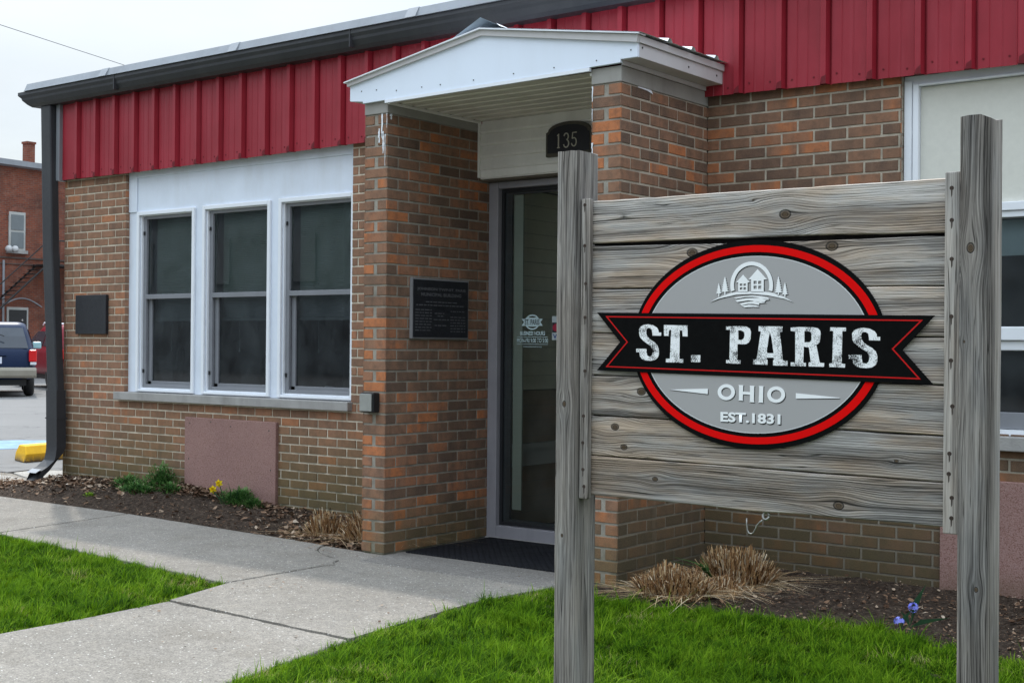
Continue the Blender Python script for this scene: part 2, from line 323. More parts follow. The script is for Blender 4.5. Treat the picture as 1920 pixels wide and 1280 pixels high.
M['siding'] = painted('vinyl_siding', (.82, .80, .76), .5, .05, 2, .0, dirt=(.36, .34, .28), dstr=.3)
M['soffit'] = painted('soffit_vinyl', (.74, .70, .63), .55, .06, 2, .0, dirt=(.28, .25, .19), dstr=.35)
M['stone'] = painted('limestone', (.36, .345, .33), .9, .14, 6, .5, .2, dirt=(.13, .12, .11), dscale=2.2, dstr=.55)
M['cap_stone'] = painted('stone_cap', (.34, .325, .30), .85, .12, 5, .3, .2, dirt=(.17, .15, .13), dstr=.5)
M['grey_frame'] = painted('grey_aluminium', (.21, .215, .235), .45, .08, 6, .0, .5)
M['door_frame'] = painted('door_aluminium', (.29, .28, .305), .5, .10, 5, .0, .5, dirt=(.10, .10, .11), dstr=.4)
M['dark_frame'] = painted('dark_gasket', (.018, .019, .022), .5, .1)
M['gutter'] = painted('gutter_metal', (.030, .031, .036), .5, .12, 3, .0, .4, dirt=(.07, .068, .065), dstr=.3)
M['drip'] = painted('drip_edge', (.27, .285, .31), .45, .10, 2, .0, .4, dirt=(.16, .16, .17), dstr=.4)
M['roof'] = painted('roof_metal', (.25, .26, .28), .5, .1)
M['black'] = painted('black_plastic', (.012, .012, .013), .5, .1)
M['screw'] = painted('screw_head', (.06, .055, .05), .5, .1, metal=.3)
M['cream'] = painted('cream_panel', (.66, .645, .58), .7, .04, 30, .05)
M['pewter'] = painted('plate_grey', (.30, .30, .28), .4, .15, 20, .0, .5)
M['galv'] = painted('bent_galvanised', (.36, .42, .47), .5, .15, 4, .0, .4, metal=.0)
M['steel'] = painted('old_steel', (.35, .34, .32), .4, .3, 60, .0, .5, metal=.7)
M['rust'] = painted('rusty_nail', (.05, .032, .024), .8, .3, 60)
M['rubber'] = painted('mat_rubber', (.016, .017, .022), .55, .25, 12, .0, .35)
M['interior'] = painted('interior_wall', (.80, .82, .74), .8, .1)
M['wains'] = painted('dark_panelling', (.34, .30, .25), .6, .2, 3)
M['blind'] = painted('window_blind', (.19, .24, .225), .8, .05)
M['dark_room'] = painted('dark_room', (.21, .24, .26), .9, .1)
M['bluepaint'] = painted('blue_marking', (.18, .29, .42), .8, .35, 5)
M['lineswhite'] = painted('white_marking', (.62, .62, .60), .8, .2, 5)
M['sign_black'] = painted('flat_black', (.003, .003, .003), .75, .1, spec=.08)
M['sign_red'] = painted('sign_red_vinyl', (.74, .001, .001), .7, .03, spec=.1)
M['line_red'] = painted('ribbon_red', (.55, .012, .012), .7, .03, spec=.1)
M['sign_grey'] = painted('sign_grey_vinyl', (.385, .370, .365), .75, .02, spec=.1)
M['sign_white'] = painted('sign_white_vinyl', (.88, .88, .88), .55, .01)
g = Mat('distressed_white'); p = g.pos(); a = g.noise(p, 330, 3, .75); b = g.noise(p, 26, 3, .6)
m_ = g.mr(g.mth('ADD', a, g.mth('MULTIPLY', g.mth('SUBTRACT', b, .5), .55)), .545, .575)
M['distress'] = g.bsdf(g.mix(m_, (.88, .88, .88), (.003, .003, .003)), .75, spec=.1)
g = Mat('yellow_paint'); p = g.pos(); a = g.noise(p, 14, 6, .7); z = g.sep(p)[2]
c = g.mix(g.mr(a, .3, .7), (.68, .36, .002), (.82, .47, .004)); c = g.mix(g.mth('MULTIPLY', g.mr(z, .06, -.02), g.mr(a, .35, .5), clamp=True), c, (.16, .10, .04))
c = g.mix(g.mr(a, .68, .72), c, (.35, .30, .22)); M['yellow'] = g.bsdf(c, .7, a, .3, .004)
g = Mat('red_steel'); p = g.pos(); a = g.noise(p, 2.2, 5, .6); s = g.sep(p)
st = g.noise(g.mul(p, (14, 14, 1.1)), 1, 5, .6); fn = g.noise(p, 120, 3, .6)
c = g.mix(g.mr(a, .3, .7), (.27, .014, .025), (.36, .023, .040)); c = g.mix(g.mr(st, .5, .75, 0, .45), c, (.38, .050, .070)); c = g.mix(g.mr(fn, .3, .7, 0, .22), c, (.25, .02, .03))
M['red'] = g.bsdf(c, .42, fn, .08, .002, .35); M['red_dark'] = painted('rib_dark_red', (.15, .008, .014), .8, .1)
g = Mat('pink_stucco'); p = g.pos(); a = g.noise(p, 150, 4, .75); b = g.noise(p, 2.5, 6, .65); z = g.sep(p)[2]
c = g.mix(g.mr(b, .3, .7), (.25, .130, .112), (.33, .18, .15)); c = g.mix(g.mr(a, .40, .62, 0, .8), c, (.37, .25, .23)); c = g.mix(g.mr(a, .36, .46, .8, 0), c, (.12, .06, .052))
c = g.mix(g.mth('MULTIPLY', g.mr(z, .16, -.05), g.mr(b, .35, .6), clamp=True), c, (.10, .075, .04)); M['pink'] = g.bsdf(c, .95, a, .9, .005, .15)
def glass(name, tint=(.75, .80, .78), refl=1.0, rough=.0, dust=.05):
    g = Mat(name); fr = g.n('Fresnel', {'IOR': 1.5}); gl = g.n('BsdfGlossy', {'Color': (.95, .97, 1.), 'Roughness': rough})
    tr = g.n('BsdfTransparent', {'Color': tint}); f = g.mth('MULTIPLY', fr.outputs[0], refl)
    ms = g.n('MixShader', {0: f, 1: tr.outputs[0], 2: gl.outputs[0]}); df = g.n('BsdfDiffuse', {'Color': (.42, .48, .50)}); p = g.pos()
    du = g.mth('MULTIPLY', g.mr(g.noise(g.mul(p, (1., 1., .6)), 5, 6, .65), .35, .75), dust); m2 = g.n('MixShader', {0: du, 1: ms.outputs[0], 2: df.outputs[0]})
    g.t.links.new(m2.outputs[0], g.out.inputs[0]); return g.m
M['glass'] = glass('window_glass', (.74, .80, .78), 1.5); M['screen'] = glass('screened_glass', (.55, .57, .62), 1.1, .04, .075); M['door_glass'] = glass('door_glass', (.88, .89, .84), .9)
M['car_glass'] = painted('car_glass', (.025, .032, .045), .08, .1, spec=.6)
M['decal'] = painted('door_decal', (.50, .64, .67), .6, .03)
M['plaque'] = painted('bronze_plaque', (.024, .025, .031), .45, .3, 40, .2, .5, metal=.3); M['plaque_edge'] = painted('plaque_edge', (.23, .23, .24), .5, .1)
M['plaque_txt'] = painted('plaque_lettering', (.12, .12, .13), .5, .2, 60)
M['numplate'] = painted('number_plaque', (.014, .013, .018), .5, .2); M['num_edge'] = painted('number_plaque_rim', (.075, .065, .05), .6, .2, 20); M['numtxt'] = painted('number_metal', (.46, .43, .36), .4, .1)

G0 = -.03
# ------------------------------------------------------------------ brick laying
def cut1(iv, a, b):
    out = []
    for s, e in iv:
        if b <= s or a >= e: out.append((s, e)); continue
        if a > s: out.append((s, a))
        if b < e: out.append((b, e))
    return out
def lay(mb, O, U, N, u0, u1, z0, z1, holes=(), off=0., zb=-.023, bias=0., pier=False, mi=0):
    O = Vector(O); U = Vector(U); N = Vector(N); Z = Vector((0, 0, 1)); C = .0677; L = .2032
    P = lambda u, z, n: O + U * u + Z * z + N * n
    us = sorted({u0, u1, *[min(max(h[i], u0), u1) for h in holes for i in (0, 1)]}); zs = sorted({z0, z1, *[min(max(h[i], z0), z1) for h in holes for i in (2, 3)]})
    for a, b in zip(us, us[1:]):
        for c, d in zip(zs, zs[1:]):
            if b - a < 1e-5 or d - c < 1e-5: continue
            m, n = (a + b) / 2, (c + d) / 2
            if any(h[0] < m < h[1] and h[2] < n < h[3] for h in holes): continue
            mb.add([P(a, c, -.005), P(b, c, -.005), P(b, d, -.005), P(a, d, -.005)], [(0, 1, 2, 3)], mi + 1)
    k = math.floor((z0 - zb) / C)
    while zb + k * C < z1:
        a, b = max(z0, zb + k * C + .005), min(z1, zb + (k + 1) * C - .005); m = (a + b) / 2
        if b - a > .012:
            iv = []
            if pier: iv = [(u0, u1)] if k % 2 else [(u0, u0 + (u1 - u0) * .42), (u0 + (u1 - u0) * .57, u1)]
            else:
                s = off + (k % 2) * L / 2; s += math.floor((u0 - s) / L) * L
                while s < u1:
                    x0, x1 = s + .005, s + L - .005
                    if x0 < u0 or s <= u0 + .004: x0 = u0
                    if x1 > u1 or s + L >= u1 - .004: x1 = u1
                    if x1 - x0 > .015: iv.append((x0, x1))
                    s += L
            for h in holes:
                if h[2] < m < h[3]: iv = cut1(iv, h[0], h[1])
            for x0, x1 in iv:
                if x1 - x0 < .015: continue
                j = lambda q=.0011: random.uniform(-q, q); e = .0028; d = j(.0013)
                e0 = 0 if abs(x0 - u0) < 1e-6 else e; e1 = 0 if abs(x1 - u1) < 1e-6 else e
                zz = j(.0012)
                vs = [P(x0, a + zz, -.007), P(x1, a + zz, -.007), P(x1, b + zz, -.007), P(x0, b + zz, -.007),
                      P(x0 + e0 + abs(j()), a + e + j() + zz, d), P(x1 - e1 - abs(j()), a + e + j() + zz, d), P(x1 - e1 - abs(j()), b - e + j() + zz, d), P(x0 + e0 + abs(j()), b - e + j() + zz, d)]
                col = (min(1, max(0, random.betavariate(1.25, 1.6) + bias)), random.random(), random.random(), 1)
                mb.add(vs, [(4, 5, 6, 7), (0, 1, 5, 4), (1, 2, 6, 5), (2, 3, 7, 6), (3, 0, 4, 7)], mi, col)
        k += 1

BX0, BX1 = -4.885, 8.0
bld = thing('municipal_building', 'brick municipal building with a red ribbed metal band and a white gabled porch', 'building', (1.5, 0, G0))
WL = (-3.985, -1.25, .86, 2.80); WR = (2.952, 5.80, .84, 2.80); PL = (-3.14, -2.04, .04, .665); PR = (3.20, 5.60, -.2, .60)
mb = MB()
lay(mb, (0, 0, 0), (1, 0, 0), (0, -1, 0), BX0, -.194, -.12, 2.86, [WL, PL], off=.03)
lay(mb, (WL[0], 0, 0), (0, 1, 0), (1, 0, 0), 0, .06, .86, 2.80)
wall = mb.build('brick_wall', [M['brick_wall'], M['mortar']], bld, recalc=False)
mb = MB()
lay(mb, (0, 0, 0), (1, 0, 0), (0, -1, 0), 1.745, BX1, -.2, 2.86, [WR, PR], off=.10, bias=.03)
lay(mb, (WR[0], 0, 0), (0, 1, 0), (-1, 0, 0), 0, .06, .84, 2.80, bias=.2)
mb.build('brick_wall', [M['brick_right'], M['mortar_right']], bld, recalc=False)
mb = MB(); mb.box(BX0, -.2, .30, .34, -.2, .84); mb.box(1.75, BX1, .30, .34, -.2, .82)
mb.build('inner_wall', M['dark_room'], bld)
mb = MB()   # side and back walls
mb.quad((BX0, 0, -.2), (BX0, 10, -.2), (BX0, 10, 3.5), (BX0, 0, 3.5)); mb.quad((BX1, 0, -.2), (BX1, 10, -.2), (BX1, 10, 3.5), (BX1, 0, 3.5)); mb.quad((BX0, 10, -.2), (BX1, 10, -.2), (BX1, 10, 3.5), (BX0, 10, 3.5))
mb.build('side_wall', M['far_brick_side'], bld)
mb = MB(); mb.box(-4.97, -4.7, -.006, .3, -.2, .055); mb.build('foundation', painted('old_foundation', (.085, .075, .055), .95, .3, 8, .6), bld, .01)
# pink infill panels
for x0, x1, z0, z1, y in ((-3.13, -2.03, -.05, .682, -.028), (3.197, 5.62, -.2, .605, -.024)):
    mb = MB(); mb.box(x0, x1, y, .08, z0, z1); o = mb.build('infill_panel', M['pink'], bld, .004)
    for fx, fz in ((.06, .93), (.30, .96), (.52, .92), (.93, .90), (.05, .5), (.95, .45)): q = MB(); q.lathe([(0, -.003), (.006, -.002), (.006, 0)], (x0 + (x1 - x0) * fx, y, max(z0, 0) + (z1 - max(z0, 0)) * fz), (0, 1, 0), 8); q.build('screw', M['screw'], o)
# piers
def pier(x0, x1):
    mb = MB(); y0 = -.968; top = 2.753
    lay(mb, (x0, y0, 0), (1, 0, 0), (0, -1, 0), 0, x1 - x0, -.023, top, pier=True, bias=.10, mi=0)
    fr = .1 if x0 < 0 else 0.
    lay(mb, (x1, y0, 0), (0, 1, 0), (1, 0, 0), 0, .968 + fr, -.023, top, off=-.098, mi=2)
    lay(mb, (x0, y0, 0), (0, 1, 0), (-1, 0, 0), 0, .968 + (0 if x0 < 0 else .1), -.023, top, off=-.098, mi=2)
    o = mb.build('porch_pier', [M['brick_front'], M['mortar_grey'], M['brick_pier' if x0 < 0 else 'brick_damp_shade'], M['mortar_grey' if x0 < 0 else 'mortar_right']], bld, recalc=False)
    c = MB(); c.box(x0 - .002, x1 + .003, y0 - .004, -.002, top + .001, 2.842); c.build('pier_cap', M['cap_stone'], o, .004)
    f = MB(); f.box(x0 + .01, x1 - .01, y0 + .01, .0, -.15, -.02); f.build('pier_base', M['mortar_grey'], o)
    return o
pl = pier(-.194, 0.); pr = pier(1.551, 1.745)
# white paint drips left on the pier heads
mb = MB()
def drip(x, y, z0, z1, w, n='y'):
    pts = []; k = 7
    for i in range(k + 1):
        z = z1 + (z0 - z1) * i / k; pts.append((z, w * .7 * (1 - .5 * i / k) * random.uniform(.5, 1.3), random.uniform(-.25, .25) * w))
    for (za, wa, ca), (zb_, wb, cb) in zip(pts, pts[1:]):
        if n == 'y': mb.add([(x + ca - wa, y, za), (x + ca + wa, y, za), (x + cb + wb, y, zb_), (x + cb - wb, y, zb_)], [(0, 1, 2, 3)])
        else: mb.add([(x, y + ca - wa, za), (x, y + ca + wa, za), (x, y + cb + wb, zb_), (x, y + cb - wb, zb_)], [(0, 1, 2, 3)])
for par, args in ((pl, (-.045, -.9715, 2.60, 2.752, .011)), (pl, (-.07, -.9715, 2.57, 2.66, .012)), (pl, (-.035, -.9715, 2.50, 2.64, .012)), (pl, (-.018, -.9715, 2.42, 2.62, .005)), (pl, (-.004, -.9715, 2.66, 2.752, .004)), (pl, (.0035, -.94, 2.715, 2.752, .02, 'x')),
        (pr, (1.557, -.9715, 2.66, 2.745, .006)), (pr, (1.556, -.9715, 2.55, 2.62, .004)), (pr, (1.558, -.9715, 2.34, 2.43, .010))): mb = MB(); drip(*args); mb.build('paint_drip', M['white_trim'], par)
mb = MB(); mb.add([(1.749, -.80, 2.752), (1.749, -.66, 2.752), (1.749, -.64, 2.73), (1.749, -.70, 2.742), (1.749, -.80, 2.746)], [(0, 1, 2, 3, 4)]); mb.build('paint_drip', M['white_trim'], pr)

# ------------------------------------------------------------------ red ribbed band
def zf(x): return float(np.interp(x, [-4.9, -3.9, -2.4, -1.1, 1.78, 3., 3.7, 8], [2.757, 2.752, 2.763, 2.776, 2.806, 2.788, 2.776, 2.765]))
mb = MB(); RS = .2748; r0 = -4.5996
prof = [(BX0 - .005, -.045)]; ribs = [r0 + RS * i for i in range(0, 46) if r0 + RS * i < BX1]
for r in ribs:
    prof += [(r - .052, -.045), (r - .036, -.078), (r - .003, -.078), (r + .005, -.042), (r + .006, -.026), (r + .019, -.026), (r + .021, -.045)]
    for q in (.085, .150): prof += [(r + q - .006, -.045), (r + q, -.0485), (r + q + .006, -.045)]
prof = [q for q in prof if q[0] < BX1] + [(BX1, -.045)]
zlo = lambda x: 2.875 if -.0 < x < 1.551 else zf(x)
for (xa, ya), (xb, yb) in zip(prof, prof[1:]): mb.add([(xa, ya, zlo((xa + xb) / 2)), (xb, yb, zlo((xa + xb) / 2)), (xb, yb, 3.56), (xa, ya, 3.56)], [(0, 1, 2, 3)])
for r in ribs:    # flat dark faces painting the shade of open rib ends; screw heads
    if -.05 < r < 1.6: continue
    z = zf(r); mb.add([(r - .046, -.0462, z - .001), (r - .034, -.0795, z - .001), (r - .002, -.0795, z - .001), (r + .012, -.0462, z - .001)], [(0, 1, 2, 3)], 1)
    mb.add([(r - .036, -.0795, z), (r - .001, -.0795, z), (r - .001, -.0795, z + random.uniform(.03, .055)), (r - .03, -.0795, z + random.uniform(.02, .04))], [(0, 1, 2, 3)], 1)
    for dx, dz in ((-.09, .05), (.05, .055)): mb.lathe([(0, -.004), (.006, -.003), (.006, 0)], (r + dx, -.045, z + dz + random.uniform(-.01, .01)), (0, 1, 0), 8, 1)
mb.build('ribbed_metal_band', [M['red'], M['red_dark']], bld, recalc=False)
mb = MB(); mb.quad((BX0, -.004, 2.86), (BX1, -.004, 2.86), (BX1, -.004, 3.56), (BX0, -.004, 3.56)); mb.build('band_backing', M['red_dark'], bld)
mb = MB(); mb.box(-4.915, -4.862, -.08, .0, 2.75, 3.45); mb.build('corner_trim', M['grey_frame'], bld, .004)
mb = MB(); gp = [(-.04, 3.575), (-.20, 3.575), (-.203, 3.545), (-.19, 3.52), (-.187, 3.50), (-.165, 3.46), (-.14, 3.436), (-.04, 3.436)]
mb.ext_x(gp, -5.3, BX1 + .2, x0b=[-5.33, -5.34, -5.335, -5.30, -5.29, -5.24, -5.2, -5.19]); gut = mb.build('gutter', M['gutter'], bld)
for x in (-3.9, -1.1, 1.6, 4.3): mb = MB(); mb.box(x, x + .012, -.2052, -.05, 3.45, 3.578); mb.build('gutter_seam', M['gutter'], gut)
mb = MB(); mb.box(BX0, BX1, -.05, 0, 3.44, 3.60); mb.build('eave_board', M['gutter'], bld)
mb = MB(); mb.ext_x([(-.215, 3.577), (-.20, 3.582), (-.172, 3.648), (.3, 3.67), (.3, 3.585), (-.16, 3.58)], -5.24, BX1 + .2)
for x in (-4.1, -2.42, -.55, 1.3): mb.ext_x([(-.218, 3.578), (-.174, 3.652), (-.16, 3.652), (-.2, 3.58)], x, x + .10)
mb.build('drip_edge', M['drip'], bld)
mb = MB(); mb.add([(-5.22, .25, 3.66), (BX1 + .2, .25, 3.66), (BX1 + .2, 5, 4.1), (-5.22, 5, 4.1), (BX1 + .2, 10.3, 3.6), (-5.22, 10.3, 3.6), (-5.22, .25, 3.56), (-5.22, 5, 3.56), (-5.22, 10.3, 3.5), (BX1 + .2, .25, 3.56), (BX1 + .2, 5, 3.56), (BX1 + .2, 10.3, 3.5)],
    [(0, 1, 2, 3), (3, 2, 4, 5), (0, 3, 7, 6), (3, 5, 8, 7), (1, 9, 10, 2), (2, 10, 11, 4), (6, 7, 10, 9), (7, 8, 11, 10)]); mb.build('roof', M['roof'], bld)
# downspout, leaning a little, with kicked-out shoe
mb = MB()
def rect_sweep(mb, path, w, d):
    n = len(path); vs = []
    for i, (x, y, z, a) in enumerate(path):      # a = tilt of the section about X
        for dx, dd in ((-w / 2, -d / 2), (w / 2, -d / 2), (w / 2, d / 2), (-w / 2, d / 2)): vs.append((x + dx, y + dd * math.cos(a), z + dd * math.sin(a)))
    fs = [(i * 4 + k, i * 4 + (k + 1) % 4, (i + 1) * 4 + (k + 1) % 4, (i + 1) * 4 + k) for i in range(n - 1) for k in range(4)] + [(3, 2, 1, 0)]
    mb.add(vs, fs)
pth = [(-5.010, -.09, 3.44, 0), (-4.96, -.09, 2.1, 0), (-4.865, -.09, .85, 0)]
rect_sweep(mb, pth, .150, .082); ds = mb.build('downspout', M['gutter'], bld, .012)
mb = MB(); rect_sweep(mb, [(-4.865, -.09, .86, 0), (-4.855, -.09, .38, 0)] + [(-4.852, -.09 - .16 * (1 - math.cos(q)), .38 - .21 * math.sin(q) , q * .92) for q in [math.radians(8 + 8.4 * i) for i in range(8)]] + [(-4.85, -.255, .135, 1.1), (-4.85, -.315, .105, 1.1)], .162, .095); mb.build('downspout_shoe', M['gutter'], ds, .010)
mb = MB(); mb.box(-4.955, -4.775, -.138, -.03, .60, .612); mb.build('strap', M['gutter'], ds)
mb = MB(); mb.quad((-4.92, -.345, .132), (-4.78, -.345, .132), (-4.78, -.285, .162), (-4.92, -.285, .162)); mb.build('shoe_lip', M['drip'], ds)

# ------------------------------------------------------------------ windows
def panel_holes(mb, x0, x1, z0, z1, holes, y, dep, mi=0):
    us = sorted({x0, x1, *[h[0] for h in holes], *[h[1] for h in holes]}); zs = sorted({z0, z1, *[h[2] for h in holes], *[h[3] for h in holes]})
    for a, b in zip(us, us[1:]):
        for c, d in zip(zs, zs[1:]):
            if any(h[0] < (a + b) / 2 < h[1] and h[2] < (c + d) / 2 < h[3] for h in holes): continue
            mb.quad((a, y, c), (b, y, c), (b, y, d), (a, y, d), mi)
    for h in holes + [(x0, x1, z0, z1)]:
        a, b, c, d = h; q = [(a, c), (b, c), (b, d), (a, d)]
        for i in range(4): (xa, za), (xb, zb_) = q[i], q[(i + 1) % 4]; mb.quad((xa, y, za), (xb, y, zb_), (xb, y + dep, zb_), (xa, y + dep, za), mi)
def ring(mb, x0, x1, z0, z1, w, y0, y1, wl=None, wb=None, wt=None, wr=None):
    wl = w if wl is None else wl; wb = w if wb is None else wb; wt = w if wt is None else wt; wr = w if wr is None else wr
    mb.box(x0, x0 + wl, y0, y1, z0, z1); mb.box(x1 - wr, x1, y0, y1, z0, z1); mb.box(x0 + wl, x1 - wr, y0 + .0005, y1, z0, z0 + wb); mb.box(x0 + wl, x1 - wr, y0 + .0005, y1, z1 - wt, z1)
H3 = [(-3.825, -3.125, .895, 2.392), (-2.955, -2.205, .895, 2.396), (-2.040, -1.285, .895, 2.402)]
mb = MB(); panel_holes(mb, -3.985, -1.25, .868, 2.80, H3, .040, .10)
win = mb.build('window', M['white'], bld)
mb = MB(); mb.box(-3.87, -1.272, .030, .0395, 2.715, 2.80); mb.box(-3.984, -3.87, .030, .0395, 2.42, 2.80); mb.box(-1.272, -1.251, .030, .0395, 2.42, 2.80)
mb.build('header_board', M['white'], win, .003)
for i, (a, b, c, d) in enumerate(H3):
    mb = MB(); ring(mb, a - .035, b + .035, c - .02, d + .028, .033, .018, .0395, wb=.02); mb.build('casing', M['white_trim'], win, .004)
    mb = MB(); ring(mb, a, b, c, d, .012, .041, .14); mb.build('casing', M['white_trim'], win, .003)
    mb = MB(); ring(mb, a + .012, b - .012, c + .012, d - .012, .034, .060, .085, wl=.042, wt=.026, wb=.03, wr=.012); zm = 1.690
    mb.box(a + .05, b - .02, .056, .09, zm - .022, zm + .018); mb.box(a + .05, a + .095, .090, .115, c + .03, zm); mb.box(a + .05, b - .02, .090, .115, c + .03, c + .07); mb.build('sash', M['grey_frame'], win, .003)
    for z in (zm + .53, c + .14): q = MB(); q.box(a + .022, a + .036, .050, .062, z, z + .03); q.build('latch', M['black'], win)
    mb = MB(); mb.quad((a + .05, .080, zm), (b - .02, .080, zm), (b - .02, .080, d - .03), (a + .05, .080, d - .03)); mb.build('pane', M['glass'], win, recalc=False)
    mb = MB(); mb.quad((a + .09, .105, c + .06), (b - .02, .105, c + .06), (b - .02, .105, zm), (a + .09, .105, zm)); mb.build('pane', M['screen'], win, recalc=False)
    mb = MB(); zb2 = 1.505
    for k in range(58): z = zb2 + k * .0152; mb.add([(a + .06, .165, z), (b - .02, .165, z), (b - .02, .172, z + .0145), (a + .06, .172, z + .0145)], [(0, 1, 2, 3)])
    mb.box(a + .06, b - .02, .158, .178, zb2 - .025, zb2 - .003); mb.tube([(a + .28, .158, zb2), (a + .285, .158, 1.26)], .0018, 6); mb.tube([(a + .285, .158, 1.26), (a + .285, .158, 1.225)], [.004, .010], 8)
    mb.build('window_blind', M['blind'], win, recalc=False)
mb = MB(); mb.box(-4.075, -1.235, -.050, .05, .798, .866); mb.build('window_sill', M['stone'], bld, .005)
# big right window
mb = MB(); HR = [(3.045, 5.70, 2.075, 2.74), (3.045, 5.70, .875, 2.022)]
panel_holes(mb, 2.960, 5.79, .845, 2.80, HR, .040, .10); win2 = mb.build('window', M['white_trim'], bld)
mb = MB(); mb.box(2.961, 3.006, .028, .0395, .85, 2.775); mb.box(3.014, 3.046, .018, .0395, .85, 2.752); mb.box(3.046, 5.70, .018, .0395, 2.738, 2.752); mb.build('casing', M['white_trim'], win2, .004)
mb = MB(); mb.box(3.0465, 5.6995, .055, .09, 2.076, 2.737); mb.build('transom_panel', M['cream'], win2)
mb = MB(); mb.box(3.046, 5.7, .018, .0395, 2.030, 2.076); mb.box(3.046, 5.7, .030, .0395, 1.995, 2.028); mb.build('casing', M['white_trim'], win2, .004)
mb = MB(); mb.box(3.046, 5.69, .052, .10, 1.990, 2.0215); mb.box(3.046, 5.69, .052, .10, .877, .965); mb.box(3.046, 3.09, .052, .10, .966, 1.989); mb.build('sash', M['grey_frame'], win2, .003)
mb = MB(); mb.box(3.09, 5.69, .030, .10, 1.345, 1.418); mb.box(3.09, 5.69, .050, .10, 1.292, 1.344); mb.build('meeting_rail', M['white_trim'], win2, .006)
mb = MB(); mb.quad((3.09, .080, 1.418), (5.69, .080, 1.418), (5.69, .080, 1.990), (3.09, .080, 1.990)); mb.build('pane', M['glass'], win2, recalc=False)
mb = MB(); mb.quad((3.09, .085, .965), (5.69, .085, .965), (5.69, .085, 1.292), (3.09, .085, 1.292)); mb.build('pane', M['screen'], win2, recalc=False)
mb = MB(); mb.box(3.05, 5.69, .14, .15, 1.80, 1.99); mb.build('window_blind', painted('reflection_blue', (.42, .50, .56), .8, .1), win2)  # pale blue board painting in the reflection at the top of the pane
mb = MB(); mb.box(2.90, 5.86, -.050, .05, .767, .842); mb.build('window_sill', M['stone'], bld, .005)
# rooms
mb = MB()
for a, b in ((-4.8, -.2), (1.8, 7.8)):
    mb.quad((a, 3.5, 0), (b, 3.5, 0), (b, 3.5, 2.9), (a, 3.5, 2.9)); mb.quad((a, .2, 2.9), (b, .2, 2.9), (b, 3.5, 2.9), (a, 3.5, 2.9)); mb.quad((a, .2, .02), (b, .2, .02), (b, 3.5, .02), (a, 3.5, .02))
    mb.quad((a, .2, 0), (a, 3.5, 0), (a, 3.5, 2.9), (a, .2, 2.9)); mb.quad((b, .2, 0), (b, 3.5, 0), (b, 3.5, 2.9), (b, .2, 2.9))
mb.build('room_lining', M['dark_room'], bld, recalc=False)
# things on the inner sill
o = MB(); o.lathe([(0, .09), (.03, .10), (.05, .07), (.055, .04), (.04, .0)], (-1.72, .24, .87), (0, 0, 1), 14); tag(o.build('paper_roll', painted('white_paper', (.5, .5, .5), .8, .05), None, 0, True), 'small pale rounded object on the inner sill behind the window nearest the porch', 'ornament')

# ------------------------------------------------------------------ door recess
mb = MB(); fy = .09
mb.box(0.002, .082, fy - .03, .16, -.02, 2.415); mb.box(1.47, 1.549, fy - .03, .16, -.02, 2.415); mb.box(.082, 1.47, fy - .028, .16, 2.37, 2.415); mb.box(.082, 1.47, fy - .028, .16, -.02, .062)
mb.box(1.06, 1.12, fy - .028, .16, .062, 2.37); dr = mb.build('door', M['door_frame'], bld, .004)
mb = MB(); ring(mb, .083, 1.06, .064, 2.368, .022, fy + .010, .15); mb.build('gasket', M['dark_frame'], dr)
mb = MB(); ring(mb, .105, 1.04, .085, 2.35, .053, fy + .028, .14, wt=.02, wb=.02); mb.build('stile', painted('inner_stile', (.055, .062, .075), .5, .08), dr)
mb = MB(); mb.box(.159, .236, .145, .158, .17, 2.36); mb.build('jamb_strip', painted('jamb_strip', (.30, .35, .33), .6, .08), dr)
mb = MB(); mb.quad((.105, fy + .026, .086), (1.045, fy + .026, .086), (1.045, fy + .026, 2.35), (.105, fy + .026, 2.35)); mb.quad((1.12, fy + .026, .07), (1.47, fy + .026, .07), (1.47, fy + .026, 2.37), (1.12, fy + .026, 2.37)); mb.build('glass_pane', M['door_glass'], dr, recalc=False)
mb = MB(); mb.tube([(.95, .09, .95), (.95, .03, .95), (.95, .03, 1.25), (.95, .09, 1.25)], .012, 10); mb.build('handle', M['steel'], dr, 0, True)
mb = MB(); mb.box(.0, 1.55, -.02, .10, 2.417, 2.428); mb.box(.0, 1.55, .0, .10, 2.429, 2.46); mb.build('head_flashing', painted('brown_flashing', (.12, .10, .075), .6, .1), bld)
mb = MB(); mb.box(.0, 1.55, .045, .2, -.06, -.018); mb.build('threshold', M['stone'], bld, .004)
dy = fy + .022
def ell(cx, cz, rx, rz, n=40): return [(cx + rx * math.cos(2 * PI * i / n), cz + rz * math.sin(2 * PI * i / n)) for i in range(n)]
poly2d('logo_decal', [[ell(.345, 1.455, .062, .052), ell(.345, 1.455, .052, .042)]], M['decal'], dy, dr, .001)
poly2d('logo_decal', [[[(.255, 1.478), (.292, 1.478), (.292, 1.486), (.398, 1.486), (.398, 1.478), (.435, 1.478), (.415, 1.455), (.435, 1.430), (.398, 1.430), (.398, 1.425), (.292, 1.425), (.292, 1.430), (.255, 1.430), (.275, 1.455)]], [ell(.345, 1.518, .001, .001, 6)]], M['decal'], dy - .0015, dr, .001)
text_mesh('logo_decal', 'ST. PARIS', painted('decal_dark', (.05, .06, .06), .6, .1), .283, .407, 1.437, 1.474, dy - .0035, dr, bold=.02)
text_mesh('hours_decal', 'BUSINESS HOURS', M['decal'], .243, .452, 1.366, 1.394, dy, dr, bold=.03)
text_mesh('hours_decal', 'MON-FRI 9:00 TO 5:00', M['decal'], .215, .478, 1.316, 1.347, dy, dr, bold=.015)
text_mesh('hours_decal', 'www.stparisohio.org', M['decal'], .268, .425, 1.281, 1.296, dy, dr)
mb = MB(); mb.box(.215, .478, dy - .001, dy, 1.354, 1.357); mb.box(.215, .478, dy - .001, dy, 1.304, 1.307); mb.build('hours_decal', M['decal'], dr)
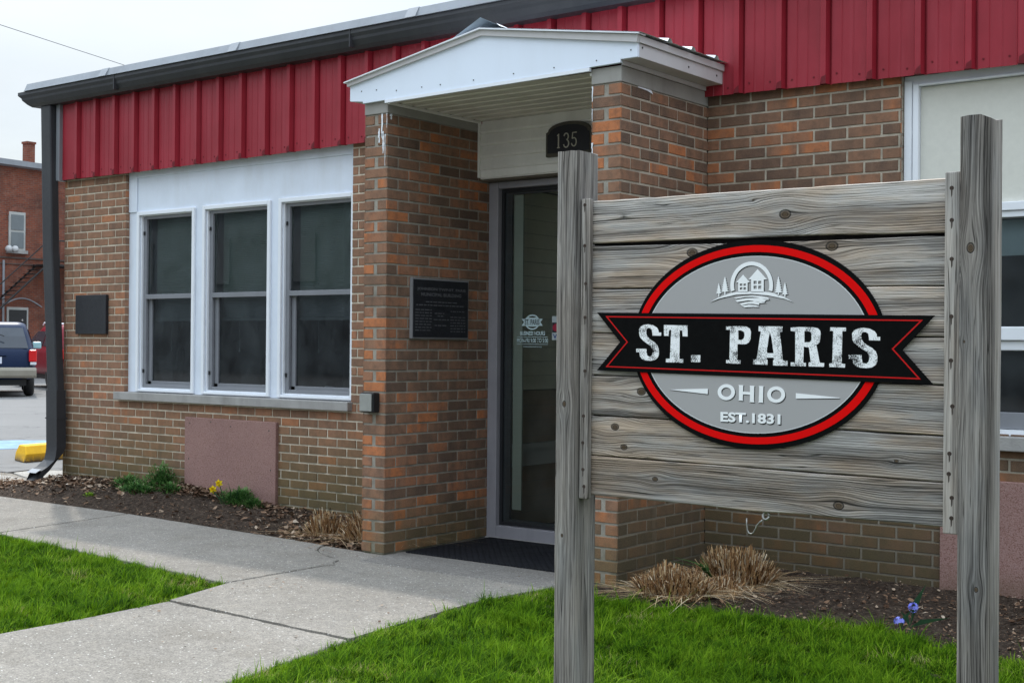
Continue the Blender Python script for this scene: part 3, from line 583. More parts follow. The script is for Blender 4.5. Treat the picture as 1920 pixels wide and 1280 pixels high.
mb = MB(); mb.box(.510, .64, dy - .001, dy, 1.335, 1.495); st = mb.build('card_sticker', painted('sticker_white', (.42, .48, .50), .5, .02), dr)
mb = MB(); mb.box(.512, .638, dy - .002, dy - .0012, 1.385, 1.452); mb.build('card_sticker', M['dark_frame'], dr)
poly2d('card_sticker', [[ell(.548, 1.418, .030, .026)]], painted('sticker_red', (.35, .02, .05), .5, .02), dy - .0035, dr, .0008)
text_mesh('card_sticker', 'VISA', painted('sticker_blue', (.02, .05, .22), .5, .02), .518, .630, 1.345, 1.376, dy - .0025, dr, bold=.02)
# vestibule behind the door
mb = MB()
for k in range(14): z = .98 + k * .102; mb.add([(.004, .16, z), (.004, 2.6, z), (-.006, 2.6, z + .10), (-.006, .16, z + .10)], [(0, 1, 2, 3)]); mb.add([(.004, .16, z), (.004, 2.6, z), (-.006, 2.6, z), (-.006, .16, z)], [(0, 1, 2, 3)])
mb.quad((0, 2.6, .98), (1.55, 2.6, .98), (1.55, 2.6, 2.42), (0, 2.6, 2.42)); mb.quad((1.548, .16, 0), (1.548, 2.6, 0), (1.548, 2.6, 2.42), (1.548, .16, 2.42)); mb.quad((0, .16, 2.415), (1.55, .16, 2.415), (1.55, 2.6, 2.415), (0, 2.6, 2.415))
vest = mb.build('vestibule', M['interior'], bld, recalc=False)
mb = MB()
for k in range(9):
    z = .0 + k * .1085; mb.add([(.006, .16, z), (.006, 2.6, z), (.002, 2.6, z + .106), (.002, .16, z + .106)], [(0, 1, 2, 3)])
mb.quad((0, 2.59, 0), (1.55, 2.59, 0), (1.55, 2.59, .98), (0, 2.59, .98)); mb.build('wainscot', M['wains'], vest, recalc=False)
mb = MB(); mb.box(.0, .03, .3, 2.6, .44, .56); mb.box(0, .05, .3, 2.6, .56, .60); mb.build('bench_rail', painted('grey_rail', (.55, .58, .6), .7, .1), vest)
mb = MB(); mb.quad((0, .12, -.018), (1.55, .12, -.018), (1.55, 2.6, -.018), (0, 2.6, -.018)); mb.build('vestibule_floor', painted('floor_tile', (.22, .22, .24), .5, .1), vest)

# ------------------------------------------------------------------ porch canopy
can = D.objects.new('porch_canopy', None); COL.objects.link(can); can.parent = bld; can.location = (-.7, -.5, 2.85)
gy = -.985
mb = MB(); mb.prism_xz([(-.303, 2.851), (-.19, 2.838), (-.189, 2.826), (1.757, 2.850), (1.757, 2.868), (1.866, 2.868), (1.866, 2.950), (.785, 3.131), (-.303, 2.950)], gy - .012, gy + .01); mb.build('gable_panel', M['gable'], can, .002)
mb = MB(); mb.prism_xz([(.006, 2.809), (1.555, 2.826), (1.555, 2.846), (.006, 2.828)], gy - .018, gy + .004); mb.build('gable_trim', M['white_trim'], can)
mb = MB(); mb.prism_xz([(-.312, 2.944), (.785, 3.126), (1.873, 2.945), (1.880, 2.985), (.785, 3.160), (-.318, 2.972)], gy - .030, gy - .004, 0)
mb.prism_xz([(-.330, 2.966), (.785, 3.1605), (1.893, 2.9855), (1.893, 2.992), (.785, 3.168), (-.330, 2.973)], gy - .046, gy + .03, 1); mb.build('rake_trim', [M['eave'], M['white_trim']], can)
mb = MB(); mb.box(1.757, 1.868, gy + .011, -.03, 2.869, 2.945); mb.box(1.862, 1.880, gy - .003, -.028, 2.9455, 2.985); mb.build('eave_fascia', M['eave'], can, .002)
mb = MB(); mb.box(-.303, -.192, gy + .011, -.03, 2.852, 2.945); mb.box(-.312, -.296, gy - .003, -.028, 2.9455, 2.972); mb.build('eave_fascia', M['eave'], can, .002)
for q in ((1.7465, 1.757, -.97, -.02, 2.843, 2.869), (-.205, -.195, -.97, -.02, 2.843, 2.86)): mb = MB(); mb.box(*q); mb.build('eave_soffit', M['eave'], can)
mb = MB()
ys = [i * .0415 for i in range(24)]
for i, a in enumerate(ys[:-1]):
    y0, y1 = -.97 + a, -.97 + ys[i + 1]; zl = 2.824 + .0 * a; gz = .007 if i % 3 == 2 else 0
    mb.quad((.002, y0, zl + gz), (1.55, y0, zl + gz), (1.55, y1 - .004, zl + gz), (.002, y1 - .004, zl + gz)); mb.quad((.002, y1 - .004, zl + gz), (1.55, y1 - .004, zl + gz), (1.55, y1, zl), (.002, y1, zl))
    if gz: mb.quad((.002, y0, zl), (1.55, y0, zl), (1.55, y0, zl + gz), (.002, y0, zl + gz))
mb.build('soffit', M['soffit'], can, recalc=False)
for q in ((.003, .016), (1.536, 1.549)): mb = MB(); mb.box(*q, -.97, -.045, 2.806, 2.823); mb.build('soffit_trim', M['siding'], can, .002)
for side, (xe, ze) in ((1, (1.905, 2.988)), (-1, (-.335, 2.967))):
    mb = MB(); prf = []
    y = -1.02
    for yr in (-.718, -.457, -.183): prf += [(yr - .028, 0), (yr - .012, .020), (yr + .012, .020), (yr + .028, 0)]
    prf = [(-1.025, 0)] + prf + [(-.048, 0)]; x0, z0 = .785, 3.172
    for (ya, ha), (yb, hb) in zip(prf, prf[1:]): mb.add([(x0, ya, z0 + ha), (x0, yb, z0 + hb), (xe, yb, ze + hb + .006), (xe, ya, ze + ha + .006)], [(0, 1, 2, 3)])
    mb.build('roof_sheet', M['white_trim'], can, recalc=False)
mb = MB()   # lifted ridge cap
R_ = [(-1.0, .575, 3.150, .77, 3.238, .955, 3.152), (-.93, .58, 3.150, .775, 3.226, .95, 3.150), (-.6, .60, 3.152, .785, 3.205, .95, 3.148), (-.05, .60, 3.150, .785, 3.192, .95, 3.146)]
for a, b in zip(R_, R_[1:]):
    for i in (1, 3): mb.quad((a[i], a[0], a[i + 1]), (a[i + 2], a[0], a[i + 3]), (b[i + 2], b[0], b[i + 3]), (b[i], b[0], b[i + 1]))
a = R_[0]; mb.quad((.535, -1.01, 3.128), (.575, -1.0, 3.150), (.58, -.93, 3.15), (.545, -.93, 3.135)); mb.quad((.895, -1.005, 3.185), (.94, -1.03, 3.158), (.985, -1.0, 3.140), (.955, -.95, 3.152), 1)
mb.build('ridge_cap', [M['galv'], M['white_trim']], can, recalc=False)
for x, z in ((-.20, 2.905), (-.07, 2.90), (.10, 2.878), (.31, 2.876), (.46, 2.874), (.72, 2.872), (1.02, 2.875), (1.31, 2.875), (1.60, 2.88), (1.825, 2.91)):
    mb = MB(); mb.lathe([(0, -.003), (.0042, -.002), (.0042, 0)], (x, gy - .0125, z), (0, 1, 0), 8); mb.build('screw', M['screw'], can)
for y, z in ((-.95, 2.925), (-.45, 2.905), (-.12, 2.91)): mb = MB(); mb.lathe([(0, .004), (.006, .003), (.006, 0)], (1.8685, y, z), (1, 0, 0), 8); mb.build('screw', M['screw'], can)
# siding above the door
mb = MB(); sy = -.042
for k in range(4):
    z = 2.492 + k * .083; mb.add([(.018, sy - .022, z + .012), (1.55, sy - .022, z + .012), (1.55, sy + .002, z + .080), (.018, sy + .002, z + .080)], [(0, 1, 2, 3)]); mb.add([(.018, sy - .022, z + .012), (1.55, sy - .022, z + .012), (1.55, sy - .014, z - .001), (.018, sy - .014, z - .001)], [(0, 1, 2, 3)]); mb.add([(.018, sy - .014, z - .001), (1.55, sy - .014, z - .001), (1.55, sy + .004, z - .003), (.018, sy + .004, z - .003)], [(0, 1, 2, 3)])
mb.box(.018, 1.55, sy - .006, .06, 2.438, 2.489); mb.box(.002, 1.55, sy + .006, .0, 2.43, 2.83)
sd = mb.build('siding_panel', M['siding'], bld, recalc=False)
mb = MB(); mb.box(.001, .018, sy - .028, sy + .02, 2.438, 2.806); mb.build('corner_strip', M['siding'], sd, .002)
GL={'big':[[[(-3378,464),(-3281,464),(-3280,350),(-3627,356),(-3636,452),(-3657,559),(-3727,607),(-3797,615),(-3861,583),(-3880,499),(-3865,391),(-3808,295),(-3681,200),(-3527,117),(-3415,10),(-3364,-120),(-3362,-287),(-3411,-407),(-3536,-485),(-3717,-512),(-3899,-497),(-4040,-451),(-4126,-368),(-4147,-224),(-4277,-220),(-4278,-99),(-3866,-101),(-3854,-233),(-3836,-317),(-3774,-364),(-3704,-368),(-3640,-314),(-3622,-218),(-3631,-99),(-3693,-4),(-3834,79),(-3990,175),(-4112,282),(-4161,379),(-4171,572),(-4107,668),(-3981,721),(-3812,744),(-3616,715),(-3449,631),(-3392,547)]],[[(-3173,719),(-2247,700),(-2244,331),(-2433,335),(-2448,500),(-2475,535),(-2548,535),(-2556,-432),(-2404,-442),(-2408,-560),(-3084,-550),(-3080,-427),(-2929,-430),(-2883,535),(-2946,559),(-2979,500),(-2977,346),(-3170,345)]],[[(-2099,-292),(-1750,-293),(-1750,-531),(-2102,-532)]],[[(-792,662),(-643,666),(-285,679),(-31,656),(84,592),(127,490),(112,251),(62,148),(-38,91),(-127,79),(-361,84),(-364,-438),(-249,-448),(-253,-564),(-777,-547),(-772,-439),(-659,-437),(-637,547),(-786,558)],[(-339,535),(-232,535),(-130,478),(-104,387),(-129,284),(-204,222),(-332,222)]],[[(400,670),(1249,658),(1245,492),(1155,487),(1272,-427),(1438,-433),(1440,-600),(928,-596),(926,-432),(970,-406),(923,-344),(743,-346),(674,-372),(694,-410),(730,-417),(726,-579),(214,-569),(218,-404),(339,-397),(480,500),(401,507)],[(805,474),(862,311),(941,-205),(714,-195),(700,-145),(760,285)]],[[(1535,625),(1827,642),(2307,631),(2467,599),(2546,525),(2560,439),(2544,193),(2497,119),(2418,81),(2541,-484),(2691,-494),(2687,-612),(2164,-606),(2163,-482),(2237,-471),(2167,-7),(1993,16),(1976,-492),(2072,-503),(2068,-607),(1546,-604),(1545,-486),(1702,-489),(1693,500),(1536,513)],[(2010,500),(2189,500),(2251,439),(2253,216),(2192,161),(2013,153)]],[[(2881,631),(3409,622),(3405,508),(3289,508),(3271,-498),(3387,-513),(3383,-625),(2857,-614),(2864,-504),(2961,-495),(2986,513),(2882,518)]],[[(4419,337),(4518,338),(4519,224),(4165,230),(4156,325),(4135,432),(4064,479),(3992,486),(3927,455),(3908,372),(3923,265),(3981,170),(4110,75),(4267,-7),(4381,-112),(4432,-242),(4434,-407),(4384,-526),(4257,-604),(4073,-631),(3887,-617),(3743,-572),(3656,-489),(3635,-346),(3502,-343),(3501,-223),(3921,-224),(3934,-354),(3951,-437),(4015,-484),(4086,-488),(4151,-435),(4170,-339),(4161,-221),(4097,-127),(3954,-45),(3796,49),(3671,156),(3621,251),(3611,443),(3676,538),(3806,591),(3977,615),(4177,586),(4347,503),(4405,420)]]],'ohio':[[[(-460,-1496),(-468,-1555),(-491,-1612),(-529,-1663),(-579,-1707),(-640,-1740),(-708,-1762),(-780,-1771),(-852,-1766),(-921,-1749),(-983,-1719),(-1035,-1679),(-1074,-1629),(-1099,-1574),(-1107,-1515),(-1100,-1455),(-1076,-1398),(-1038,-1347),(-986,-1303),(-925,-1270),(-857,-1249),(-785,-1240),(-713,-1245),(-644,-1263),(-583,-1293),(-532,-1334),(-493,-1383),(-469,-1438)],[(-597,-1500),(-601,-1535),(-615,-1568),(-636,-1598),(-665,-1624),(-700,-1643),(-740,-1656),(-781,-1661),(-822,-1659),(-862,-1648),(-897,-1631),(-927,-1607),(-950,-1578),(-964,-1545),(-969,-1511),(-964,-1476),(-951,-1442),(-929,-1412),(-899,-1387),(-864,-1367),(-825,-1355),(-784,-1350),(-742,-1353),(-703,-1363),(-668,-1381),(-638,-1404),(-616,-1433),(-602,-1466)]],[[(-337,-1256),(-147,-1258),(-161,-1281),(-167,-1472),(89,-1478),(87,-1294),(72,-1269),(253,-1271),(239,-1297),(232,-1771),(251,-1813),(70,-1806),(88,-1776),(89,-1570),(-169,-1557),(-175,-1742),(-149,-1774),(-333,-1766),(-315,-1733),(-315,-1291)]],[[(398,-1270),(584,-1272),(567,-1295),(557,-1784),(578,-1815),(388,-1809),(409,-1775),(420,-1299)]],[[(1341,-1526),(1334,-1585),(1311,-1642),(1274,-1693),(1224,-1737),(1164,-1770),(1097,-1792),(1027,-1801),(956,-1796),(888,-1779),(827,-1749),(776,-1709),(738,-1660),(713,-1604),(705,-1545),(712,-1485),(736,-1429),(773,-1377),(824,-1334),(884,-1300),(951,-1279),(1022,-1271),(1093,-1275),(1160,-1293),(1221,-1323),(1271,-1364),(1309,-1413),(1333,-1468)],[(1208,-1530),(1204,-1565),(1190,-1598),(1169,-1628),(1140,-1653),(1105,-1673),(1067,-1686),(1026,-1691),(985,-1688),(946,-1678),(911,-1661),(881,-1637),(859,-1608),(845,-1576),(840,-1541),(844,-1506),(858,-1473),(880,-1443),(909,-1417),(943,-1398),(982,-1385),(1023,-1380),(1064,-1383),(1103,-1394),(1138,-1411),(1167,-1435),(1189,-1464),(1203,-1496)]],[[(-2967,-1481),(-1478,-1408),(-1476,-1592)]],[[(1714,-1467),(3192,-1570),(3192,-1585),(1715,-1644)]]],'house':[[[(858,1795),(876,1893),(882,1992),(875,2092),(854,2191),(822,2287),(777,2378),(721,2462),(655,2540),(579,2608),(496,2666),(405,2714),(310,2749),(211,2772),(110,2782),(9,2778),(-90,2761),(-186,2732),(-278,2690),(-362,2636),(-439,2571),(-506,2496),(-562,2412),(-607,2322),(-640,2226),(-659,2126),(-665,2024),(-657,1922),(-636,1821),(-505,1852),(-523,1936),(-529,2021),(-524,2107),(-508,2190),(-482,2271),(-445,2347),(-398,2416),(-343,2479),(-279,2534),(-210,2579),(-134,2615),(-55,2640),(28,2654),(111,2657),(195,2649),(277,2630),(356,2600),(431,2561),(500,2512),(563,2455),(618,2390),(664,2319),(701,2242),(729,2162),(745,2079),(751,1995),(747,1911),(731,1829)]],[[(-1406,1484),(-1080,1636),(-620,1773),(-367,1802),(127,1801),(548,1790),(876,1747),(1298,1600),(1587,1441),(1298,1548),(713,1668),(128,1726),(-450,1710),(-1045,1597)]],[[(-454,2111),(-195,2361),(50,2107),(-30,2101),(-28,1785),(-370,1791),(-373,2109)],[(-313,2070),(-218,2068),(-217,1992),(-313,1994)],[(-179,2067),(-87,2065),(-86,1990),(-178,1992)],[(-312,1944),(-217,1943),(-216,1864),(-312,1866)],[(-178,1942),(-86,1940),(-85,1862),(-177,1863)]],[[(7,2206),(328,2528),(668,2183),(553,2186),(557,1775),(102,1783),(99,2196)],[(187,2149),(298,2147),(299,2042),(188,2044)],[(356,2145),(463,2143),(464,2038),(357,2041)],[(189,1992),(300,1989),(300,1885),(189,1887)],[(357,1988),(465,1986),(465,1881),(358,1883)]],[[(-1093,2128),(-1093,2118),(-1093,2112),(-1070,2068),(-1081,2062),(-1053,2017),(-1072,2012),(-1037,1967),(-1064,1961),(-1023,1917),(-1057,1911),(-1009,1866),(-1050,1861),(-996,1816),(-1043,1811),(-983,1765),(-1036,1760),(-1069,1758),(-1068,1651),(-1109,1652),(-1110,1758),(-1148,1753),(-1196,1760),(-1142,1803),(-1184,1810),(-1135,1853),(-1172,1860),(-1128,1903),(-1159,1910),(-1121,1953),(-1145,1960),(-1113,2003),(-1131,2010),(-1104,2053),(-1115,2060),(-1093,2103),(-1093,2109)]],[[(-867,2336),(-867,2327),(-867,2321),(-834,2254),(-850,2248),(-810,2182),(-838,2176),(-788,2110),(-827,2104),(-768,2038),(-816,2033),(-749,1966),(-806,1961),(-730,1894),(-796,1889),(-712,1822),(-787,1817),(-842,1815),(-841,1708),(-882,1709),(-883,1816),(-945,1811),(-1013,1818),(-936,1882),(-996,1889),(-927,1954),(-978,1961),(-917,2025),(-960,2032),(-907,2097),(-941,2104),(-896,2169),(-921,2175),(-883,2240),(-898,2246),(-867,2311),(-867,2318)]],[[(1074,2295),(1074,2286),(1074,2280),(1105,2210),(1090,2205),(1129,2135),(1102,2129),(1150,2059),(1113,2054),(1170,1984),(1123,1979),(1188,1908),(1133,1904),(1206,1833),(1142,1828),(1224,1758),(1151,1753),(1098,1751),(1099,1647),(1060,1648),(1059,1752),(999,1747),(933,1754),(1007,1822),(949,1829),(1016,1897),(966,1904),(1026,1972),(984,1979),(1035,2047),(1002,2054),(1046,2122),(1022,2128),(1058,2197),(1044,2203),(1074,2271),(1074,2277)]],[[(1302,2098),(1302,2089),(1302,2083),(1326,2032),(1314,2027),(1344,1976),(1323,1970),(1360,1920),(1332,1914),(1375,1864),(1340,1858),(1390,1808),(1347,1802),(1404,1751),(1354,1746),(1417,1695),(1361,1690),(1324,1688),(1325,1585),(1287,1585),(1286,1689),(1243,1684),(1192,1690),(1250,1739),(1205,1746),(1257,1795),(1218,1802),(1264,1851),(1232,1857),(1272,1907),(1246,1913),(1280,1963),(1261,1969),(1289,2018),(1278,2024),(1302,2074),(1302,2080)]],[[(-525,1605),(-214,1645),(128,1670),(468,1642),(714,1591),(755,1541),(468,1560),(319,1607),(154,1628),(-113,1624),(-449,1573)]],[[(-482,1528),(-113,1584),(320,1592),(600,1536),(764,1519),(633,1509),(584,1454),(354,1450),(155,1497),(-12,1514),(-397,1467)]],[[(-329,1398),(-112,1456),(221,1481),(650,1423),(387,1419),(404,1359),(189,1399),(-11,1402),(-245,1359)]],[[(-253,1344),(23,1371),(289,1346),(388,1292),(156,1305),(-127,1290)]]],'rib':[(-5933,1166),(6206,978),(5212,-60),(6176,-1091),(-5922,-879),(-4955,129)],'ribr':[(-5568,1039),(5855,850),(4945,-30),(5803,-940),(-5543,-756),(-4679,131)]}
# ------------------------------------------------------------------ plaques and box on the walls
t = thing('wall_plaque', 'blank-looking dark bronze plaque on the brick wall between the downspout and the white windows', 'plaque', (-4.44, 0, 1.365), 'memorial plaques')
mb = MB(); mb.box(-4.668, -4.218, -.030, 0, 1.365, 1.712); mb.build('plate', M['plaque'], t, .004)
mb = MB(); random.seed(3)
for k in range(9):
    z = 1.66 - k * .031; x = -4.62 + random.uniform(0, .05)
    while x < -4.28: w = random.uniform(.02, .07); mb.box(x, min(x + w, -4.26), -.0315, -.0305, z, z + .009); x += w + .014
mb.build('lettering', M['plaque'], t)
t = thing('wall_plaque', 'black lettered plaque with a pale edge on the porch pier beside the door', 'plaque', (0, -.46, 1.335), 'memorial plaques')
mb = MB(); mb.box(0, .022, -.748, -.178, 1.335, 1.727); mb.build('plate_rim', M['plaque_edge'], t, .002)
mb = MB(); mb.box(.0225, .026, -.738, -.188, 1.345, 1.717); mb.build('plate', M['plaque'], t)
text_mesh('lettering', 'JOHNSON TWP-ST. PARIS', M['plaque_txt'], -.705, -.215, 1.645, 1.668, .0265, t, bold=.03, plane='YZ')
text_mesh('lettering', 'MUNICIPAL BUILDING', M['plaque_txt'], -.665, -.26, 1.612, 1.634, .0265, t, bold=.03, plane='YZ')
mb = MB()
def dashes(y0, y1, z, h=.006):
    y = y0
    mb = MB()
    while y < y1 - .01: w = random.uniform(.012, .045); mb.box(.026, .0266, y, min(y + w, y1), z, z + h); y += w + .010
    mb.build('lettering', M['plaque_txt'], t)
dashes(-.62, -.29, 1.572); dashes(-.71, -.22, 1.551)
for k in range(8): dashes(-.72, -.56, 1.52 - k * .019); dashes(-.37, -.215, 1.515 - k * .019) if k not in (1,) else None
dashes(-.53, -.42, 1.499); dashes(-.50, -.44, 1.482); dashes(-.54, -.38, 1.458); dashes(-.53, -.40, 1.42)
t = thing('house_number_plaque', 'dark arched house number plaque reading 135 on the siding above the door', 'number plaque', (.76, -.06, 2.53))
def arched(x0, x1, z0, z1, zt, n=14):
    xm = (x0 + x1) / 2; r = (x1 - x0) * .455; return [(x0, z0), (x1, z0), (x1, z1)] + [(xm + r * math.cos(PI * i / n), z1 + .008 + (zt - z1 - .008) * math.sin(PI * i / n)) for i in range(n + 1)] + [(x0, z1)]
mb = MB(); mb.prism_xz(arched(.583, .945, 2.530, 2.688, 2.752), -.078, -.052); mb.build('rim', M['num_edge'], t, .004)
mb = MB(); mb.prism_xz(arched(.600, .930, 2.552, 2.672, 2.730), -.081, -.0785); mb.build('plate', M['numplate'], t)
def stroke(mb, pts, w, y, dep=.003):
    pts = [Vector((a, b)) for a, b in pts]; L = []; R = []
    for i, p in enumerate(pts):
        d = (pts[min(i + 1, len(pts) - 1)] - pts[max(i - 1, 0)]).normalized(); nrm = Vector((-d.y, d.x)) * w / 2; L.append(p + nrm); R.append(p - nrm)
    for i in range(len(pts) - 1): mb.prism_xz([tuple(L[i]), tuple(R[i]), tuple(R[i + 1]), tuple(L[i + 1])], y - dep, y)
def arcp(cx, cz, rx, rz, a0, a1, n=12): return [(cx + rx * math.cos(math.radians(a0 + (a1 - a0) * i / n)), cz + rz * math.sin(math.radians(a0 + (a1 - a0) * i / n))) for i in range(n + 1)]
mb = MB(); mb.prism_xz([(.679, 2.581), (.701, 2.581), (.701, 2.586), (.695, 2.588), (.695, 2.674), (.689, 2.674), (.679, 2.664), (.679, 2.660), (.686, 2.663), (.686, 2.588), (.679, 2.586)], -.0845, -.0815)
mb.build('numeral', M['numtxt'], t)
mb = MB(); stroke(mb, arcp(.751, 2.652, .017, .021, 170, -80) + arcp(.751, 2.607, .020, .025, 85, -170), .0075, -.0815); mb.build('numeral', M['numtxt'], t)
mb = MB(); stroke(mb, [(.833, 2.673), (.802, 2.673), (.799, 2.634)] + arcp(.812, 2.612, .019, .027, 125, -165), .007, -.0815); mb.build('numeral', M['numtxt'], t)
t = thing('wall_box', 'small black wall box with a square grey face on the left porch pier', 'wall box', (-.108, -.97, .868))
mb = MB(); mb.box(-.163, -.046, -1.028, -.968, .866, .992); mb.build('housing', M['black'], t, .008)
mb = MB(); mb.box(-.160, -.058, -1.036, -1.0285, .874, .984); mb.build('face_plate', M['pewter'], t, .005)

# ------------------------------------------------------------------ doormat
g = Mat('ribbed_rubber'); p = g.pos(); s = g.sep(p)
b = g.n('TexBrick', {'Vector': g.comb(s[1], s[0], 0.), 'Color1': (1, 1, 1), 'Color2': (.8, .8, .8), 'Mortar': (0, 0, 0), 'Scale': 1., 'Mortar Size': .006, 'Mortar Smooth': .3, 'Brick Width': .055, 'Row Height': .024})
nn = g.noise(p, 5, 5, .6); cc = g.mix(g.mr(nn, .4, .75, 0, .6), (.016, .017, .022), (.032, .031, .032)); cc = g.mix(g.mth('MULTIPLY', b.outputs['Fac'], .8), cc, (.003, .003, .004))
M['mat'] = g.bsdf(cc, g.mr(nn, .3, .7, .65, .9), g.mth('MULTIPLY', b.outputs['Fac'], -1.), 1., .010, .12)
mb = MB(); mb.prism_xy([(.045, -.815), (1.46, -.80), (1.46, .03), (.055, .03)], G0 + .004, G0 + .014); o = mb.build('doormat', M['mat'], None, .003)
tag(o, 'black rubber doormat lying on the concrete in front of the glass door', 'doormat')

# ------------------------------------------------------------------ town sign
sg = thing('town_sign', 'weathered timber sign on two posts with an oval emblem reading ST. PARIS OHIO', 'sign', (3.72, -3.2, G0))
knL = [(1.090, 2.99 - 3.245, .016), (.62, 2.985 - 3.245, .010)]; knR = [(1.593, 4.437 - 3.245, .022), (.60, 4.46 - 3.245, .012), (1.32, 4.42 - 3.245, .006)]
def post(x0, x1, y0, y1, ztop, knots, slope, tw=0.):
    mb = MB(); n = 40; zs = [-.35 + (ztop + .35) * i / n for i in range(n + 1)]; e = .006; rng = random.Random(int(x0 * 100)); vs = []
    ringp = [(x0 + e, y0), (x0 + .3 * (x1 - x0), y0), (x0 + .7 * (x1 - x0), y0), (x1 - e, y0), (x1, y0 + e), (x1, y0 + .5 * (y1 - y0)), (x1, y1 - e), (x1 - e, y1), (x0 + e, y1), (x0, y1 - e), (x0, y0 + .5 * (y1 - y0)), (x0, y0 + e)]
    m = len(ringp); xc, yc = (x0 + x1) / 2, (y0 + y1) / 2
    for i, z in enumerate(zs):
        for k, (x, y) in enumerate(ringp):
            q = mnoise.noise(Vector((k * 3.1 + x0, 0, z * 2.5))) * .0016 + mnoise.noise(Vector((k * 1.7, 5, z * 14))) * .0007
            d = Vector((x - xc, y - yc)).normalized(); a = tw * (z - 1); xx, yy = x + d.x * q - xc, y + d.y * q - yc
            zz = z + (0 if i < n else (-slope * abs(x - (x0 + .45 * (x1 - x0))) / (x1 - x0) - (.008 if k in (3, 4, 5) else 0) * (slope > .01) + rng.uniform(-.002, .002)))
            vs.append((xc + xx * math.cos(a) - yy * math.sin(a), yc + xx * math.sin(a) + yy * math.cos(a), zz))
    fs = [(i * m + k, i * m + (k + 1) % m, (i + 1) * m + (k + 1) % m, (i + 1) * m + k) for i in range(n) for k in range(m)] + [[n * m + k for k in range(m)]]
    mb.add(vs, fs); return mb.build('post', wood_mat('post_timber', 'z', knots, .82, .22, 1.1, .3), sg)
post(2.950, 3.040, -3.245, -3.110, 1.995, knL, .004); post(4.402, 4.490, -3.245, -3.125, 1.985, knR, .012)
kn = [(3.824, 1.727, .030), (3.483, 1.615, .030), (3.986, 1.618, .030), (3.286, 1.141, .026), (3.177, 1.014, .024), (3.215, .945, .020), (3.343, .842, .016), (4.014, .804, .026), (3.71, 1.78, .006), (4.20, .955, .010)]
zl = [(1.814, 1.664), (1.654, 1.5035), (1.500, 1.3465), (1.343, 1.1965), (1.192, 1.0545), (1.050, .9115), (.908, .768)]
zr = [(1.808, 1.646), (1.636, 1.4875), (1.484, 1.3345), (1.331, 1.1915), (1.187, 1.0405), (1.036, .9005), (.897, .767)]
XL, XR = 3.046, 4.398
for i, ((a, b), (c, d)) in enumerate(zip(zl, zr)):
    mk = [k for k in kn if min(b, d) - .03 < k[1] < max(a, c) + .03]
    mw = wood_mat('plank_timber', 'x', mk, (1.30, 1.26, 1.28, 1.26, 1.22, 1.12, .98)[i], .9, 1.45, .75)
    mb = MB(); n = 60; top = []; bot = []; dy = random.uniform(-.0015, .0015)
    for j in range(n + 1):
        f = j / n; x = XL + (XR - XL) * f
        wv = lambda s_: mnoise.noise(Vector((x * 3.2, i * 5. + s_, 0))) * .0022 + mnoise.noise(Vector((x * 16, i * 5. + s_, 3))) * .0009
        top.append((x, a + (c - a) * f + wv(0) - (.004 * math.sin(PI * f) if i == 1 else 0))); bot.append((x, b + (d - b) * f + wv(2) - (.005 * math.exp(-((x - 3.72) / .10) ** 2) if i == 6 else 0) + (.004 * math.sin(PI * f) if i == 0 else 0)))
    vs = []; yf = -3.200 + dy; yb = -3.163
    for (x, zt), (_, zb_) in zip(top, bot): vs += [(x, yf + .003, zt), (x, yf, zt - .003), (x, yf, zb_ + .003), (x, yf + .003, zb_), (x, yb, zb_), (x, yb, zt)]
    fs = [(j * 6 + k, j * 6 + (k + 1) % 6, (j + 1) * 6 + (k + 1) % 6, (j + 1) * 6 + k) for j in range(n) for k in range(6)] + [tuple(range(6)), tuple(n * 6 + k for k in range(6))]
    mb.add(vs, fs); mb.build('plank', mw, sg)
mb = MB(); mb.box(3.06, 4.385, -3.1615, -3.150, .80, 1.78); mb.build('gap_shade_board', painted('gap_shade_black', (.015, .013, .012), .9, .2), sg)  # added near-black board, standing in for shade in the plank gaps
wb = wood_mat('batten_timber', 'z', [], 1.02, .3, .8, .2)
for x0, x1, zt, zb_, zn in ((3.0435, 3.081, 1.821, .755, (1.80, 1.655, 1.52, 1.40, 1.21, 1.05, .955, .86, .80)), (4.353, 4.3985, 1.822, .752, (1.775, 1.68, 1.565, 1.395, 1.265, 1.13, .99, .93, .86, .80))):
    mb = MB(); mb.box(x0, x1, -3.226, -3.2035, zb_, zt); bt = mb.build('batten', wb, sg, .003)
    for z in zn:
        xx = (x0 + x1) / 2 + random.uniform(-.005, .005); mb = MB(); mb.lathe([(0, -.0012), (.0038, -.001), (.0045, .0005)], (xx, -3.226, z), (0, 1, 0), 10); mb.lathe([(0, .0), (.007, .0002), (.0, .0003)], (xx, -3.2262, z - .001), (0, 1, 0), 8); mb.build('nail', M['rust'], bt)
        mb = MB(); mb.add([(xx - .003, -3.2264, z - .003), (xx + .003, -3.2264, z - .003), (xx + .002, -3.2264, z - .022), (xx - .0015, -3.2264, z - .028)], [(0, 1, 2, 3)]); mb.build('rust_stain', painted('rust_run', (.075, .06, .05), .9, .3, 80), bt)
